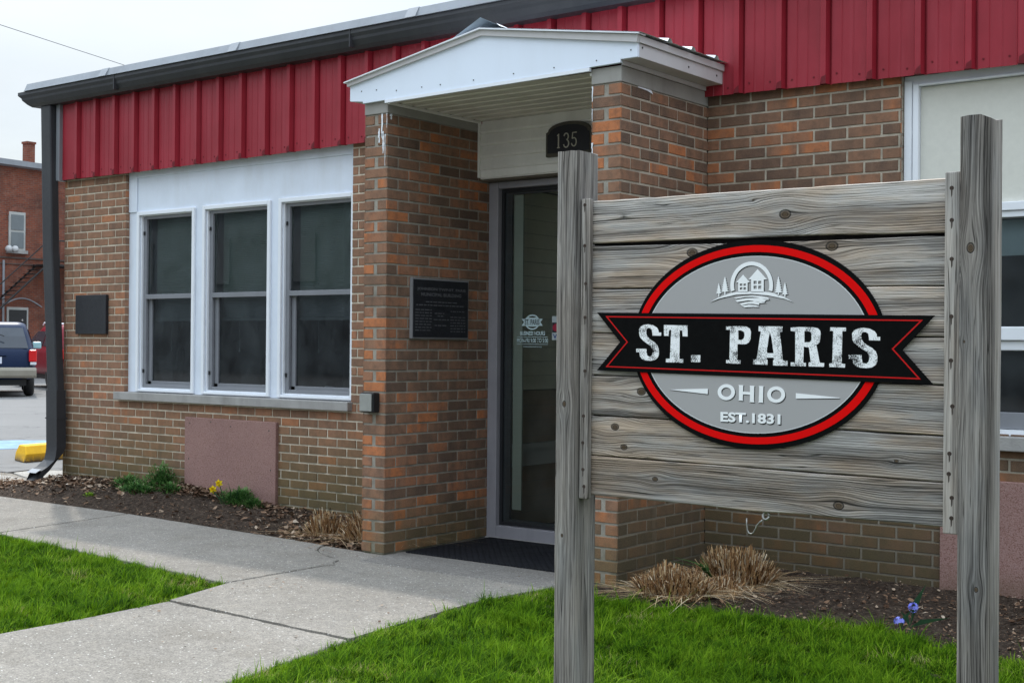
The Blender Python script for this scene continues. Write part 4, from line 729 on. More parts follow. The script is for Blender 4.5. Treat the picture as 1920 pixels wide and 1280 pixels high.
# emblem
ec = (3.7123, 1.307)
em = poly2d('emblem', [[ell(*ec, .4595, .3417, 96)]], M['sign_black'], -3.2025, sg, .006)
poly2d('emblem_ring', [[ell(*ec, .4476, .3245, 96), ell(*ec, .4215, .302, 96)]], M['sign_red'], -3.2090, em, .0008)
poly2d('emblem_rim_line', [[ell(*ec, .4075, .2895, 96), ell(*ec, .4045, .2868, 96)]], painted('thin_pale_line', (.62, .62, .62), .5, .02), -3.2090, em, .0008)
poly2d('emblem_field', [[ell(*ec, .4044, .2867, 96)]], M['sign_grey'], -3.2090, em, .0006)
dec = lambda L: [(3.7 + x / 1e4, 1.3 + z / 1e4) for x, z in L]
def inset(L, w):
    n = len(L); ar = sum(L[i][0] * L[(i + 1) % n][1] - L[(i + 1) % n][0] * L[i][1] for i in range(n)); sgn = 1 if ar > 0 else -1; out = []
    for i in range(n):
        p0, p1, p2 = Vector(L[i - 1]), Vector(L[i]), Vector(L[(i + 1) % n]); d1 = (p1 - p0).normalized(); d2 = (p2 - p1).normalized()
        n1 = Vector((-d1.y, d1.x)) * sgn; n2 = Vector((-d2.y, d2.x)) * sgn; m = (n1 + n2).normalized(); out.append(tuple(p1 + m * (w / max(.25, m.dot(n1)))))
    return out
rb = poly2d('ribbon', [[dec(GL['rib'])]], M['sign_black'], -3.2096, sg, .004)
poly2d('ribbon_line', [[dec(GL['ribr']), inset(dec(GL['ribr']), .0042)]], M['line_red'], -3.2141, rb, .0006)
for gl_ in GL['big']: poly2d('letter', [[dec(l) for l in gl_]], M['distress'], -3.2141, rb, .0008)
sh = painted('logo_black', (.006, .006, .006), .6, .02)
for key, tgt in (('house', 'emblem_picture'), ('ohio', 'letter')):
    for gl_ in GL[key]:
        poly2d(tgt + '_edge', [[dec(l) for l in gl_]], sh, -3.2097, em, .0005, .0026, -.0026)
        poly2d(tgt, [[dec(l) for l in gl_]], M['sign_white'], -3.2103, em, .0007)
text_mesh('letter_edge', 'EST.1831', sh, 3.6035, 3.8215, 1.0475, 1.0805, -3.2103, em, bold=.035)
text_mesh('letter', 'EST.1831', M['sign_white'], 3.601, 3.8185, 1.051, 1.084, -3.2112, em, bold=.035)
# hook under the lowest plank
mb = MB(); hy = -3.185
hp = [(3.687, .737), (3.6868, .716), (3.689, .698), (3.696, .6875), (3.705, .686), (3.713, .692), (3.719, .704), (3.725, .717), (3.735, .727), (3.745, .735)]
mb.tube([(x, hy, z) for x, z in hp], [.0022] * 7 + [.0026, .0030, .0034], 10)
rp = [(3.757 + .011 * math.cos(a), hy + .004 * math.sin(a), .750 + .012 * math.sin(a)) for a in [2 * PI * i / 16 for i in range(17)]]; mb.tube(rp, .0042, 8); mb.tube([(3.757, hy, .762), (3.757, hy, .785)], .0035, 8)
mb.build('hook', M['steel'], sg, 0, True)

# ------------------------------------------------------------------ ground, paving
mb = MB(); R = 600; mb.quad((-R, -R, -.085), (R, -R, -.085), (R, R, -.085), (-R, R, -.085)); tag(mb.build('ground', M['asphalt'], None, -1), kind='structure')
def jag(a, b, n, amp, seed):
    r = random.Random(seed); return [(a[0] + (b[0] - a[0]) * i / n + (r.uniform(-amp, amp) if 0 < i < n else 0), a[1] + (b[1] - a[1]) * i / n + (r.uniform(-amp, amp) if 0 < i < n else 0)) for i in range(n + 1)]
def slab(name, pts, mat, z=G0, th=.09):
    mb = MB(); mb.prism_xy(pts, z - th, z); return tag(mb.build(name, mat, None, .005, seg=1), kind='structure')
crack = [(-.03, -1.46), (.00, -1.40), (-.06, -1.36), (-.10, -1.27), (-.17, -1.23), (-.27, -1.20), (-.40, -1.14), (-.50, -1.06), (-.56, -.985), (-.59, -.905)]
slab('sidewalk', [(-14, -2.0), (-2.715, -1.985), (-2.918, -.75), (-14, -.70)], M['concrete'])
slab('sidewalk', [(-2.690, -1.985)] + jag((-2.3, -2.02), (-.12, -2.22), 14, .008, 4) + [(-.02, -2.235)] + crack + jag((-.75, -.885), (-2.893, -.75), 12, .006, 5), M['concrete'])
slab('entrance_walk', [(.006, -2.24), (.155, -2.745)] + jag((.3, -2.752), (1.503, -2.805), 22, .009, 6) + [(1.39, -1.75), (1.46, -1.15), (1.47, -.86), (1.551, -.86), (1.551, .06), (0, .06), (-.01, -.96)] + [(x + .034, y - .024) for x, y in crack[::-1]] + [(.004, -1.48)], M['concrete'])
slab('entrance_walk', [(.165, -2.764), (.2, -3.3), (.21, -7), (2.2, -7), (1.72, -3.9), (1.67, -3.6), (1.51, -2.825)] + jag((1.48, -2.822), (.4, -2.776), 18, .006, 9) + [(.33, -2.785), (.28, -2.777), (.24, -2.768)], M['concrete'], G0 - .003)
slab('door_slab', jag((.035, -1.235), (1.455, -1.235), 8, .004, 8) + [(1.468, -.84), (1.55, -.84), (1.55, .06), (.001, .06), (.001, -.95)], M['concrete_dark'], G0 + .004, .02)  # thin slab of darker concrete over the walk at the door
slab('concrete_pad', [(-9, -.15), (-5.5, -.15), (-5.3, .11), (-6.25, .33), (-6.56, .30), (-9, .10)], M['concrete_light'], G0 - .006)
slab('concrete_pad', [(-6.10, .38), (-5.2, .17), (-4.9, .17), (-4.9, 2.0), (-5.7, 1.3), (-6.60, .86), (-6.50, .52)], M['concrete_light'], G0 - .004)
slab('curb_strip', [(-9, .11), (-6.56, .31), (-6.25, .34), (-5.2, .10), (-5.2, .16), (-6.12, .37), (-6.5, .50), (-9, .24)], painted('dirty_curb', (.20, .175, .145), .95, .25, 6, .6), G0 - .012)
mb = MB(); mb.prism_xy([(-16, .24), (-6.62, .52), (-6.70, .90), (-5.72, 1.34), (-4.92, 2.05), (-4.92, 40), (-60, 60), (-80, .3)], G0 - .05, G0 - .008); tag(mb.build('parking_lot', M['asphalt'], None, -1), kind='structure')
mb = MB(); mb.prism_xy([(-10.9, 2.1), (-9.35, 1.85), (-9.0, 2.75), (-9.9, 3.5), (-10.5, 3.0)], G0 - .008, G0 - .004); tag(mb.build('blue_marking', M['bluepaint'], None, -1), kind='structure')
mb = MB()
for a, b in (((-24.6, 8.2), (-31, 12.0)), ((-20.9, 11.9), (-27, 15.8))):
    d = (Vector(b) - Vector(a)).normalized(); q = Vector((-d.y, d.x)) * .06; a = Vector(a); b = Vector(b); mb.prism_xy([tuple(a - q), tuple(b - q), tuple(b + q), tuple(a + q)], G0 - .008, G0 - .004)
tag(mb.build('parking_line', M['lineswhite'], None, -1), kind='structure')
mb = MB(); mb.prism_xy([(-14, -1.95), (-.05, -2.2), (.2, -2.8), (.25, -7), (2.1, -7), (1.45, -2.8), (1.40, -1.1), (1.4, 0), (.05, 0), (-.2, -1.0), (-2.9, -.8), (-14, -.75)], G0 - .054, G0 - .048); tag(mb.build('joint_dirt', painted('damp_joint_dirt', (.022, .018, .014), .95, .3, 9), None, -1), kind='structure')
# beds
LAWN_R = [(1.47, -1.19), (1.62, -1.30), (1.80, -1.29), (2.2, -1.22), (2.63, -1.17), (2.95, -1.08), (3.25, -1.03), (3.6, -1.17), (4.0, -1.38), (4.6, -1.6), (6, -1.8), (9, -1.9), (9, -8), (2.3, -8), (1.73, -3.9), (1.68, -3.6), (1.515, -2.82), (1.40, -1.75)]
LAWN_L = [(-10, -2.02), (-2.68, -2.01), (-1.5, -2.10), (-.15, -2.235), (-.01, -2.26), (.15, -2.77), (.19, -3.3), (.20, -8), (-10, -8)]
for nm, P_ in (('lawn_earth', LAWN_R), ('lawn_earth', LAWN_L)):
    mb = MB(); mb.prism_xy(P_, -.10, -.048); tag(mb.build(nm, M['lawn_soil'], None, -1), kind='structure')
def wallz_l(x): return float(np.interp(x, [-6.5, -5.2, -4.8, -3.15, -2.05, -.9, -.2], [-.03, .0, .09, .12, .035, .0, -.02]))
def bedh_l(x, y): e = float(np.interp(x, [-8, -2.9, -1.2, -.2], [-.71, -.75, -.86, -.95])); f = min(1, max(0, (y - e) / (0 - e))); return -.045 + (wallz_l(x) + .045) * f ** .8 + .012 * math.sin(f * PI)
def bedh_r(x, y): f = min(1, max(0, (y + 1.2) / 1.2)); return -.05 + .055 * f
def bed(name, xs, ys_, hf, clip=None):
    nx, ny = len(xs), len(ys_); vs = []
    for y in ys_:
        for x in xs:
            q = Vector((x, y, 0)); z = hf(x, y) + mnoise.noise(q * 9) * .012 + mnoise.noise(q * 31) * .008 + mnoise.noise(q * 70) * .004; vs.append((x, y, z))
    fs = []
    for j in range(ny - 1):
        for i in range(nx - 1):
            if clip and not clip((xs[i] + xs[i + 1]) / 2, (ys_[j] + ys_[j + 1]) / 2): continue
            fs.append((j * nx + i, j * nx + i + 1, (j + 1) * nx + i + 1, (j + 1) * nx + i))
    mb = MB(); mb.add(vs, fs); return tag(mb.build(name, M['soil'], None, -1, True, recalc=False), kind='structure')
fr = lambda a, b, n: [a + (b - a) * i / n for i in range(n + 1)]
bed('garden_bed', fr(-8, -.19, 420), fr(-.99, .0, 60), bedh_l, lambda x, y: (y > float(np.interp(x, [-8, -2.9, -1.2, -.2], [-.74, -.78, -.885, -.97]))) and (x > -5.6 or y < -.12 + (x + 8) * .01))
bed('garden_bed', fr(1.47, 6.5, 260), fr(-1.75, .0, 90), bedh_r)
# ------------------------------------------------------------------ vegetation
CAM = np.array([5.7509, -7.1477, 1.299]); CR = np.array([.79292352, .60926334, .0083949]); CU = np.array([-.0050201, -.00724486, .99996115]); CF = np.array([-.60930049, .79293486, .00268606])
def inpoly(x, y, P_):
    r = np.zeros(len(x), bool); n = len(P_)
    for i in range(n):
        (x1, y1), (x2, y2) = P_[i], P_[(i + 1) % n]
        c = ((y1 > y) != (y2 > y)) & (x < (x2 - x1) * (y - y1) / ((y2 - y1) if y2 != y1 else 1e-9) + x1); r ^= c
    return r
def near_view(x, y, m=1.75):
    d = np.stack([x, y, np.full_like(x, -.03)], 1) - CAM; z = d @ CF; u = d @ CR / z; v = -(d @ CU) / z
    return (z > .5) & (np.abs(u) < .3835 * m) & (v < .2557 * 1.5)
def blades(x, y, z, h, w, lean, az, rnd, curl=.6, taper=True, segs=2):
    """ribbons: returns v, f(tri), cols"""
    n = len(x); dx, dy = np.cos(az), np.sin(az); tw = az + RNG.uniform(.8, 2.3, n); wx, wy = np.cos(tw), np.sin(tw); V = []
    for i in range(segs + 1):
        t = i / segs; off = lean * h * (t ** (1 + curl)); hh = h * t * (1 - .25 * lean * t)
        ww = w * ((1 - t) ** .6 if taper else 1.)
        c = np.stack([x + dx * off, y + dy * off, z + hh], 1); s = np.stack([wx * ww / 2, wy * ww / 2, np.zeros(n)], 1)
        V += [c - s, c + s] if (i < segs or not taper) else [c]
    k = len(V); v = np.stack(V, 1).reshape(-1, 3); b = np.arange(n)[:, None] * k; F = []
    for i in range(segs):
        if i == segs - 1 and taper: F += [b + np.array([[2 * i, 2 * i + 1, 2 * i + 2]])]
        else: F += [b + np.array([[2 * i, 2 * i + 1, 2 * i + 3]]), b + np.array([[2 * i, 2 * i + 3, 2 * i + 2]])]
    f = np.stack(F, 1).reshape(-1, 3); cols = np.repeat(np.stack([rnd, RNG.random(n), RNG.random(n), np.ones(n)], 1), len(F), axis=0)
    return v, f, cols
def merge(parts):
    V, F, C_ = [], [], []; o = 0
    for v, f, c in parts: V.append(v); F.append(f + o); C_.append(c); o += len(v)
    return np.concatenate(V), np.concatenate(F), np.concatenate(C_)
def vnoise(x, y, s, seed=0.):
    return np.array([mnoise.noise(Vector((a * s, b * s, seed))) for a, b in zip(x, y)])
def lawn(P_, box, dens, dens2, name, label=None):
    x0, x1, y0, y1 = box; n = int((x1 - x0) * (y1 - y0) * dens); x = RNG.uniform(x0, x1, n); y = RNG.uniform(y0, y1, n)
    jx = vnoise(x, y, 14., 21.) * .045 + RNG.normal(0, .008, n); k = inpoly(x + jx, y + jx * .8, P_); nv = near_view(x, y); k &= nv | (RNG.random(n) < dens2 / dens); x, y = x[k], y[k]; n = len(x)
    nz = vnoise(x, y, 2.2); nz2 = vnoise(x, y, 9., 4.); nz3 = vnoise(x, y, 23., 8.)
    keep = (nz2 + nz3 * .6) > -.62; x, y, nz, nz2, nz3 = x[keep], y[keep], nz[keep], nz2[keep], nz3[keep]; n = len(x)
    h = (.030 + .010 * nz + .024 * nz2 + .018 * nz3) * RNG.uniform(.5, 1.5, n); h += .030 * np.clip((nz2 - .18) * 4, 0, 1) * RNG.uniform(.3, 1, n); h[nz2 + .5 * nz3 < -.22] *= .45; h = np.clip(h, .008, .095)
    az = 2.4 * nz3 + 2.0 * nz2 + RNG.normal(0, 1.1, n) + 1.; lean = np.clip(RNG.normal(.75, .35, n) + .3 * nz3, .05, 1.5)
    rnd = np.clip(.47 + .32 * nz + .36 * nz2 + .34 * nz3 + RNG.normal(0, .30, n), 0, .93); dead = RNG.random(n) < (.03 + .30 * (nz2 < -.22) * (nz3 < .1) + .25 * (nz < -.33)); rnd -= .16 * np.clip((nz2 - .18) * 4, 0, 1); rnd = np.clip(rnd, 0, .93); rnd[dead] = RNG.uniform(.94, 1, dead.sum())  # blades in the hollows coloured darker, painting shade between tufts
    w = RNG.uniform(.0026, .0054, n); tall = RNG.random(n) < .035; h[tall] *= 1.8; w[tall] *= 1.35; rnd[tall] = RNG.uniform(.70, .92, tall.sum())
    dm = np.full(n, 9.)
    for i in range(len(P_)):
        a_ = np.array(P_[i]); d_ = np.array(P_[(i + 1) % len(P_)]) - a_; t_ = np.clip(((x - a_[0]) * d_[0] + (y - a_[1]) * d_[1]) / (d_ @ d_), 0, 1); dm = np.minimum(dm, np.hypot(x - a_[0] - t_ * d_[0], y - a_[1] - t_ * d_[1]))
    edge = (dm < .075) & (RNG.random(n) < .50 * (1 - dm / .075)); rnd[edge] = RNG.uniform(.93, 1, edge.sum()); h[edge] *= .6; lean[edge] += .8
    v, f, c = blades(x, y, np.full(n, -.047), h, w, lean, az, rnd)
    # white clover-like flecks and clippings
    return tag(npmesh(name, v, f, M['grass'], c), kind='stuff')
lawn(LAWN_R, (1.2, 7, -5.2, -1.0), 32000, 9000, 'grass'); lawn(LAWN_L, (-6.5, .3, -5.2, -1.9), 26000, 9000, 'grass')
WALKS = [(-4, -1.95), (-2.6, -1.93), (-.1, -2.15), (.25, -2.7), (.3, -4.4), (1.6, -4.4), (1.45, -2.8), (1.33, -1.7), (1.38, -.95), (-.1, -1.05), (-1.2, -.93), (-2.9, -.80), (-4, -.77)]

def litter(n, P_, hf, name, smin, smax, lo=0., hi=1., clusters=()):
    xs = np.array([p[0] for p in P_]); ys_ = np.array([p[1] for p in P_]); X, Y = [], []
    while len(X) < n:
        if clusters and random.random() < .84:
            c = random.choice(clusters); x, y = random.gauss(c[0], c[2]), random.gauss(c[1], c[3])
        else: x, y = random.uniform(xs.min(), xs.max()), random.uniform(ys_.min(), ys_.max())
        X.append(x); Y.append(y)
        if len(X) == n:
            a, b = np.array(X), np.array(Y); k = inpoly(a, b, P_); X, Y = list(a[k]), list(b[k])
            if len(X) > .98 * n: break
    V, F, C_ = [], [], []
    for x, y in zip(X, Y):
        s = random.uniform(smin, smax) * random.choice((.5, .7, 1., 1.)); a = random.uniform(0, 2 * PI); e = random.uniform(.35, .8)
        z = hf(x, y) + random.uniform(.004, .026); tx, ty = random.uniform(-.5, .5), random.uniform(-.5, .5); cu = random.uniform(-.35, .5)
        P5 = [(-1, 0, cu), (-.35, -e, 0), (.45, -e * .8, .1), (1, 0, cu), (.4, e, .05), (-.4, e * .8, 0), (0, 0, -.12)]; b = len(V)
        for (u, v_, w) in P5:
            uu = u * math.cos(a) - v_ * math.sin(a); vv = u * math.sin(a) + v_ * math.cos(a); V.append((x + uu * s / 2, y + vv * s / 2, z + (w + uu * tx + vv * ty) * s / 2))
        F += [(b + i, b + (i + 1) % 6, b + 6) for i in range(6)]; r = random.betavariate(1.6, 1.9) * (hi - lo) + lo; C_ += [(r, 0, 0, 1)] * 6
    return np.array(V), np.array(F), np.array(C_)
BL = [(-7, -.70), (-2.9, -.745), (-1.2, -.86), (-.3, -.95), (-.21, -.90), (-.21, -.02), (-4.9, -.02), (-5.3, .02), (-7, -.10)]
BR = [(1.76, -.02), (1.76, -.9), (1.50, -1.02), (1.50, -1.18), (1.8, -1.28), (2.6, -1.16), (3.25, -1.02), (3.6, -1.16), (4.0, -1.38), (5.5, -1.7), (5.5, -.02)]
L1 = litter(4200, BL, bedh_l, '', .018, .066, .02, .90, clusters=[(-4.3, -.25, .5, .15), (-3.3, -.1, .4, .08), (-.6, -.75, .3, .12), (-5.2, -.35, .4, .15), (-1.1, -.35, .4, .2), (-2.6, -.10, .5, .06)])
L1b = litter(5200, BL, bedh_l, '', .006, .018, 0., .9)
tag(npmesh('leaf_litter', *merge([L1, L1b])[:2], M['litter'], merge([L1, L1b])[2]), kind='stuff')
L2 = litter(1700, BR, bedh_r, '', .010, .038, .0, .88, clusters=[(2.2, -.8, .35, .15), (4.2, -.9, .5, .25), (3.6, -.5, .5, .25)]); L2b = litter(7000, BR, bedh_r, '', .005, .014, 0., .84)
tag(npmesh('leaf_litter', *merge([L2, L2b])[:2], M['litter'], merge([L2, L2b])[2]), kind='stuff')
EDGE = [(1.40, -1.10), (1.9, -1.22), (2.6, -1.12), (3.25, -.96), (3.7, -1.12), (4.3, -1.36), (4.3, -1.52), (3.6, -1.28), (3.2, -1.12), (2.6, -1.26), (1.8, -1.38), (1.40, -1.30)]
xx = RNG.uniform(1.4, 4.3, 9000); yy = RNG.uniform(-1.6, -.95, 9000); k = inpoly(xx, yy, EDGE); xx, yy = xx[k], yy[k]; n = len(xx)
v, f, c = blades(xx, yy, np.full(n, -.045), RNG.uniform(.008, .028, n), RNG.uniform(.002, .005, n), RNG.uniform(.2, 1.4, n), RNG.uniform(0, 6.3, n), np.where(RNG.random(n) < .5, RNG.uniform(.5, .8, n), RNG.uniform(.85, 1, n)))
tag(npmesh('moss_edge', v, f, M['grass'], c), kind='stuff')

L3 = litter(230, WALKS, lambda x, y: G0 - .003, '', .006, .022, .0, .9, clusters=[(-.4, -1.05, .5, .08), (.2, -2.6, .15, .5), (1.2, -2.4, .2, .6)])
L3[0][:, 2] = G0 + .004 + (L3[0][:, 2] - G0) * .25; tag(npmesh('path_debris', L3[0], L3[1], M['litter'], L3[2]), kind='stuff')
def clump(name, label, cat, loc, rx, ry, h, n, loose, group=None, seed=1):
    global RNG; keep = RNG; RNG = np.random.default_rng(seed)
    a = RNG.uniform(0, 2 * PI, n); r = np.sqrt(RNG.random(n)); ox, oy = r * np.cos(a), r * np.sin(a); x, y = ox * rx, oy * ry
    hh = h * (1 - .5 * r ** 2.5) * RNG.uniform(.72, 1.06, n) * (1 + .16 * np.sin(x * 31 + seed) * np.cos(y * 27))
    v, f, c = blades(x, y, np.full(n, -.01), hh, RNG.uniform(.0032, .0064, n), .08 + .6 * r ** 2 * RNG.uniform(.4, 1.4, n), a + RNG.normal(0, 1.0, n), np.clip(RNG.normal(.52, .32, n), 0, 1), .3, False)
    m = loose; a2 = RNG.uniform(0, 2 * PI, m); r2 = RNG.uniform(.5, 1.25, m)
    l = blades(r2 * np.cos(a2) * rx, r2 * np.sin(a2) * ry, np.full(m, .015), RNG.uniform(.10, .24, m), RNG.uniform(.0035, .0075, m), RNG.uniform(1.0, 3.2, m), a2 + RNG.normal(0, .9, m), RNG.uniform(.55, 1, m), .5, True, 4)
    k3 = n // 4; a3 = RNG.uniform(0, 2 * PI, k3); r3 = np.sqrt(RNG.random(k3)); tg = blades(r3 * np.cos(a3) * rx, r3 * np.sin(a3) * ry, RNG.uniform(.02, .8, k3) * h * (1 - .5 * r3 ** 2.5), RNG.uniform(.02, .07, k3), RNG.uniform(.003, .006, k3), RNG.uniform(1.2, 3.0, k3), RNG.uniform(0, 6.3, k3), RNG.uniform(.3, 1, k3), .5, True, 2)
    # loose blades fall back to the ground
    lv = l[0].copy(); lv[:, 2] = .012 + np.abs(lv[:, 2] - .012) * .28
    o = npmesh(name, *merge([(v, f, c), (lv, l[1], l[2]), tg])[:2], M['straw'], merge([(v, f, c), (lv, l[1], l[2]), tg])[2]); o.location = loc; RNG = keep
    return tag(o, label, cat, group)
gp_ = 'cut-back clumps of ornamental grass'
clump('cut_grass_clump', 'rounded clump of cut straw-coloured stalks lying nearest the right porch pier', 'dry grass', (2.08, -.93, -.03), .20, .16, .165, 1500, 190, gp_, 3)
clump('cut_grass_clump', 'taller clump of cut straw-coloured stalks below the metal hook of the sign', 'dry grass', (2.20, -.45, -.02), .20, .17, .215, 1500, 190, gp_, 5)
clump('cut_grass_clump', 'low scatter of broken straw stalks between the two clumps right of the porch', 'dry grass', (2.24, -.70, -.03), .13, .10, .10, 260, 90, gp_, 6)
clump('cut_grass_clump', 'clump of cut straw-coloured stalks against the left porch pier', 'dry grass', (-.44, -.52, -.02), .28, .22, .22, 1500, 150, gp_, 8)
clump('cut_grass_clump', 'small narrow tuft of cut stalks left of the clump at the left porch pier', 'dry grass', (-.88, -.62, -.03), .12, .10, .19, 520, 60, gp_, 9)
def foliage(name, label, cat, loc, domes, mat, leaf=.022, group=None, seed=1, extra=None):
    global RNG; keep = RNG; RNG = np.random.default_rng(seed); t = thing(name, label, cat, loc, group); P_ = []
    for (cx, cy, rx, ry, h, n) in domes:
        a = RNG.uniform(0, 2 * PI, n); el_ = RNG.uniform(.05, 1.5, n); q = RNG.uniform(.35, 1., n) ** .6 * (1 + .28 * np.sin(a * 3 + seed) * np.cos(el_ * 4 + seed))
        x = cx + rx * q * np.cos(el_) * np.cos(a); y = cy + ry * q * np.cos(el_) * np.sin(a); z = h * q * np.sin(el_)
        P_.append(blades(x, y, z, RNG.uniform(.6, 1.5, n) * leaf, RNG.uniform(.2, .42, n) * leaf, RNG.uniform(.3, 1.8, n), a + RNG.normal(0, .8, n), np.clip(RNG.normal(.5, .25, n) + (q - .8), 0, 1)))
        m = n // 14; a = RNG.uniform(0, 2 * PI, m); e2 = RNG.uniform(.3, 1.4, m)
        P_.append(blades(np.full(m, cx) + .2 * rx * np.cos(a), np.full(m, cy) + .2 * ry * np.sin(a), np.zeros(m), h * RNG.uniform(.5, 1.05, m) * np.sin(e2), np.full(m, .003), rx / h * np.cos(e2) * .9, a, np.full(m, .3), .3, True, 3))
    o = npmesh('foliage', *merge(P_)[:2], mat, merge(P_)[2], t); RNG = keep
    return t
foliage('leafy_perennial', 'feathery dark green perennial against the brick wall left of the pink panel', 'plant', (-3.38, -.16, .04), [(.10, .02, .20, .13, .22, 1700), (-.28, -.02, .20, .13, .12, 1000), (.02, -.16, .22, .08, .09, 800), (.30, -.05, .16, .09, .10, 500)], M['leaf'], .026, 'green plants in the left bed', 11)
foliage('leafy_perennial', 'low rounded green plant in front of the pink panel beside a yellow daffodil', 'plant', (-2.28, -.16, .0), [(.0, 0, .20, .12, .15, 2200), (-.12, .0, .12, .09, .12, 700), (.17, -.02, .11, .08, .09, 500)], M['leaf'], .022, 'green plants in the left bed', 12)
foliage('weed_seedling', 'tiny bright green weed in the leaf litter near the downspout', 'plant', (-3.75, -.50, -.01), [(0, 0, .07, .05, .05, 260)], leafy('lime_leaf', [(0, (.09, .20, .01)), (1, (.22, .36, .03))], .5, .3), .02, None, 13)
foliage('weed_seedling', 'thin grassy green shoot standing between the two straw clumps', 'plant', (2.13, -.62, .0), [(0, 0, .012, .012, .05, 9)], M['leaf'], .11, None, 14)
def petals(mb, c, nrm, n, r, w, droop=.2, mi=0, col=(.5, 0, 0, 1)):
    c = Vector(c); a = Vector(nrm).normalized(); u = a.orthogonal().normalized(); v = a.cross(u)
    for k in range(n):
        t = 2 * PI * k / n + random.uniform(-.1, .1); d = u * math.cos(t) + v * math.sin(t); s = a.cross(d)
        mb.add([c, c + d * r * .5 + s * w / 2 + a * r * .1, c + d * r + a * (-droop * r), c + d * r * .5 - s * w / 2 + a * r * .1], [(0, 1, 2), (0, 2, 3)], mi, (random.uniform(.2, .9), 0, 0, 1))
t = thing('daffodil', 'yellow daffodil with two open flowers leaning out of the green plant by the pink panel', 'flower', (-2.420, -.20, .01))
mb = MB(); mb.tube([(-2.400, -.20, .0), (-2.460, -.22, .08), (-2.515, -.24, .135)], .0035, 6, None); mb.tube([(-2.380, -.20, .0), (-2.430, -.21, .10), (-2.460, -.22, .185)], .0035, 6)
mb.tube([(-2.400, -.2, 0), (-2.500, -.22, .10), (-2.580, -.23, .13)], [.004, .004, .001], 5); mb.tube([(-2.350, -.2, 0), (-2.340, -.21, .14), (-2.360, -.22, .21)], [.004, .003, .001], 5); mb.tube([(-2.300, -.2, 0), (-2.260, -.21, .13), (-2.240, -.22, .19)], [.004, .003, .001], 5); mb.build('stem', M['leaf_blue'], t, 0, True)
for c in ((-2.515, -.24, .145), (-2.462, -.225, .195)):
    mb = MB(); petals(mb, c, (.5, -.85, .1), 6, .034, .026); d = Vector((.5, -.85, .1)).normalized(); mb.lathe([(.008, 0), (.010, .014), (.015, .022)], c, d, 12); mb.build('flower_head', M['petal_yellow'], t, recalc=False)
def squill(loc, label, stems, leaves):
    t = thing('blue_squill', label, 'flower', loc, 'blue spring flowers at the lawn edge'); L = Vector(loc)
    mb = MB()
    for (dx, dy, h) in leaves: mb.add([L, L + Vector((dx * .3 - .006, dy * .3, h * .6)), L + Vector((dx, dy, h)), L + Vector((dx * .3 + .008, dy * .3, h * .6 + .003))], [(0, 1, 2), (0, 2, 3)])
    mb.add([L, L + Vector((stems[0] * .5, stems[1] * .5, stems[2] * .5)), L + Vector(stems[:3]), L + Vector((stems[0] * .5 + .004, stems[1] * .5, stems[2] * .5))], [(0, 1, 2), (0, 2, 3)], None, (.5, 0, 0, 1)); mb.build('leaf', M['leaf_blue'], t, recalc=False)
    mb = MB(); c = L + Vector(stems[:3])
    for k in range(stems[3]):
        d = Vector((random.gauss(0, 1), random.gauss(0, 1) - .4, random.gauss(0, .8) + .2)).normalized(); petals(mb, c + d * .020, d, 6, .013, .007, -.2)
    mb.build('flower_head', M['petal_blue'], t, recalc=False)
squill((3.40, -.98, -.02), 'upper blue spring flower on the bed edge with a long upright leaf', (.02, -.01, .098, 16), [(.07, .02, .21), (.20, -.02, .075), (-.05, .01, .07), (-.1, -.05, .0)])
squill((3.375, -1.03, -.025), 'lower smaller blue spring flower just above the lawn edge', (.0, -.02, .040, 11), [(.05, .01, .10), (.1, -.05, .01)])
t = thing('grass_tuft', 'wispy dry grass tuft at the far left end of the bed', 'dry grass', (-5.35, -.42, -.03)); x = RNG.normal(0, .13, 90); y = RNG.normal(0, .07, 90)
v, f, c = blades(x, y, np.zeros(90), RNG.uniform(.07, .20, 90), np.full(90, .004), RNG.uniform(.1, .9, 90), RNG.uniform(0, 6.3, 90), RNG.uniform(.0, .6, 90)); npmesh('stalks', v, f, M['straw'], c, t)

# ------------------------------------------------------------------ parking block
th = math.atan2(.187, .10); a = Vector((-7.425, 1.222)); d = Vector((-.2, 1.)).normalized()
p0 = Vector((-7.423, 1.221)); p1 = Vector((-7.809, 1.326)); ex = (p1 - p0); wdt = .24; ex = ex.normalized(); ey = Vector((-.15, .99)).normalized()
Mx = Matrix(((ey.x, ex.x, 0, p0.x), (ey.y, ex.y, 0, p0.y), (0, 0, 1, G0 - .006), (0, 0, 0, 1)))
mb = MB(); sec = [(-.02, .0), (-.02, .09), (.045, .180), (.27, .180), (.35, .09), (.35, 0)]; L_ = 1.85
vs = [tuple(Mx @ Vector((u, w, z))) for u in (0, L_) for w, z in sec] ; vs = [tuple(Mx @ Vector((u + (.03 * z / .155 if u == 0 else 0), w, z))) for u in (0, L_) for w, z in sec]; n = 6
mb.add(vs, [(i, (i + 1) % n, (i + 1) % n + n, i + n) for i in range(n)] + [list(range(n))[::-1], list(range(n, 2 * n))]); o = mb.build('parking_block', M['yellow'], None, .012)
tag(o, 'yellow painted concrete parking block on the asphalt behind the downspout', 'parking block')

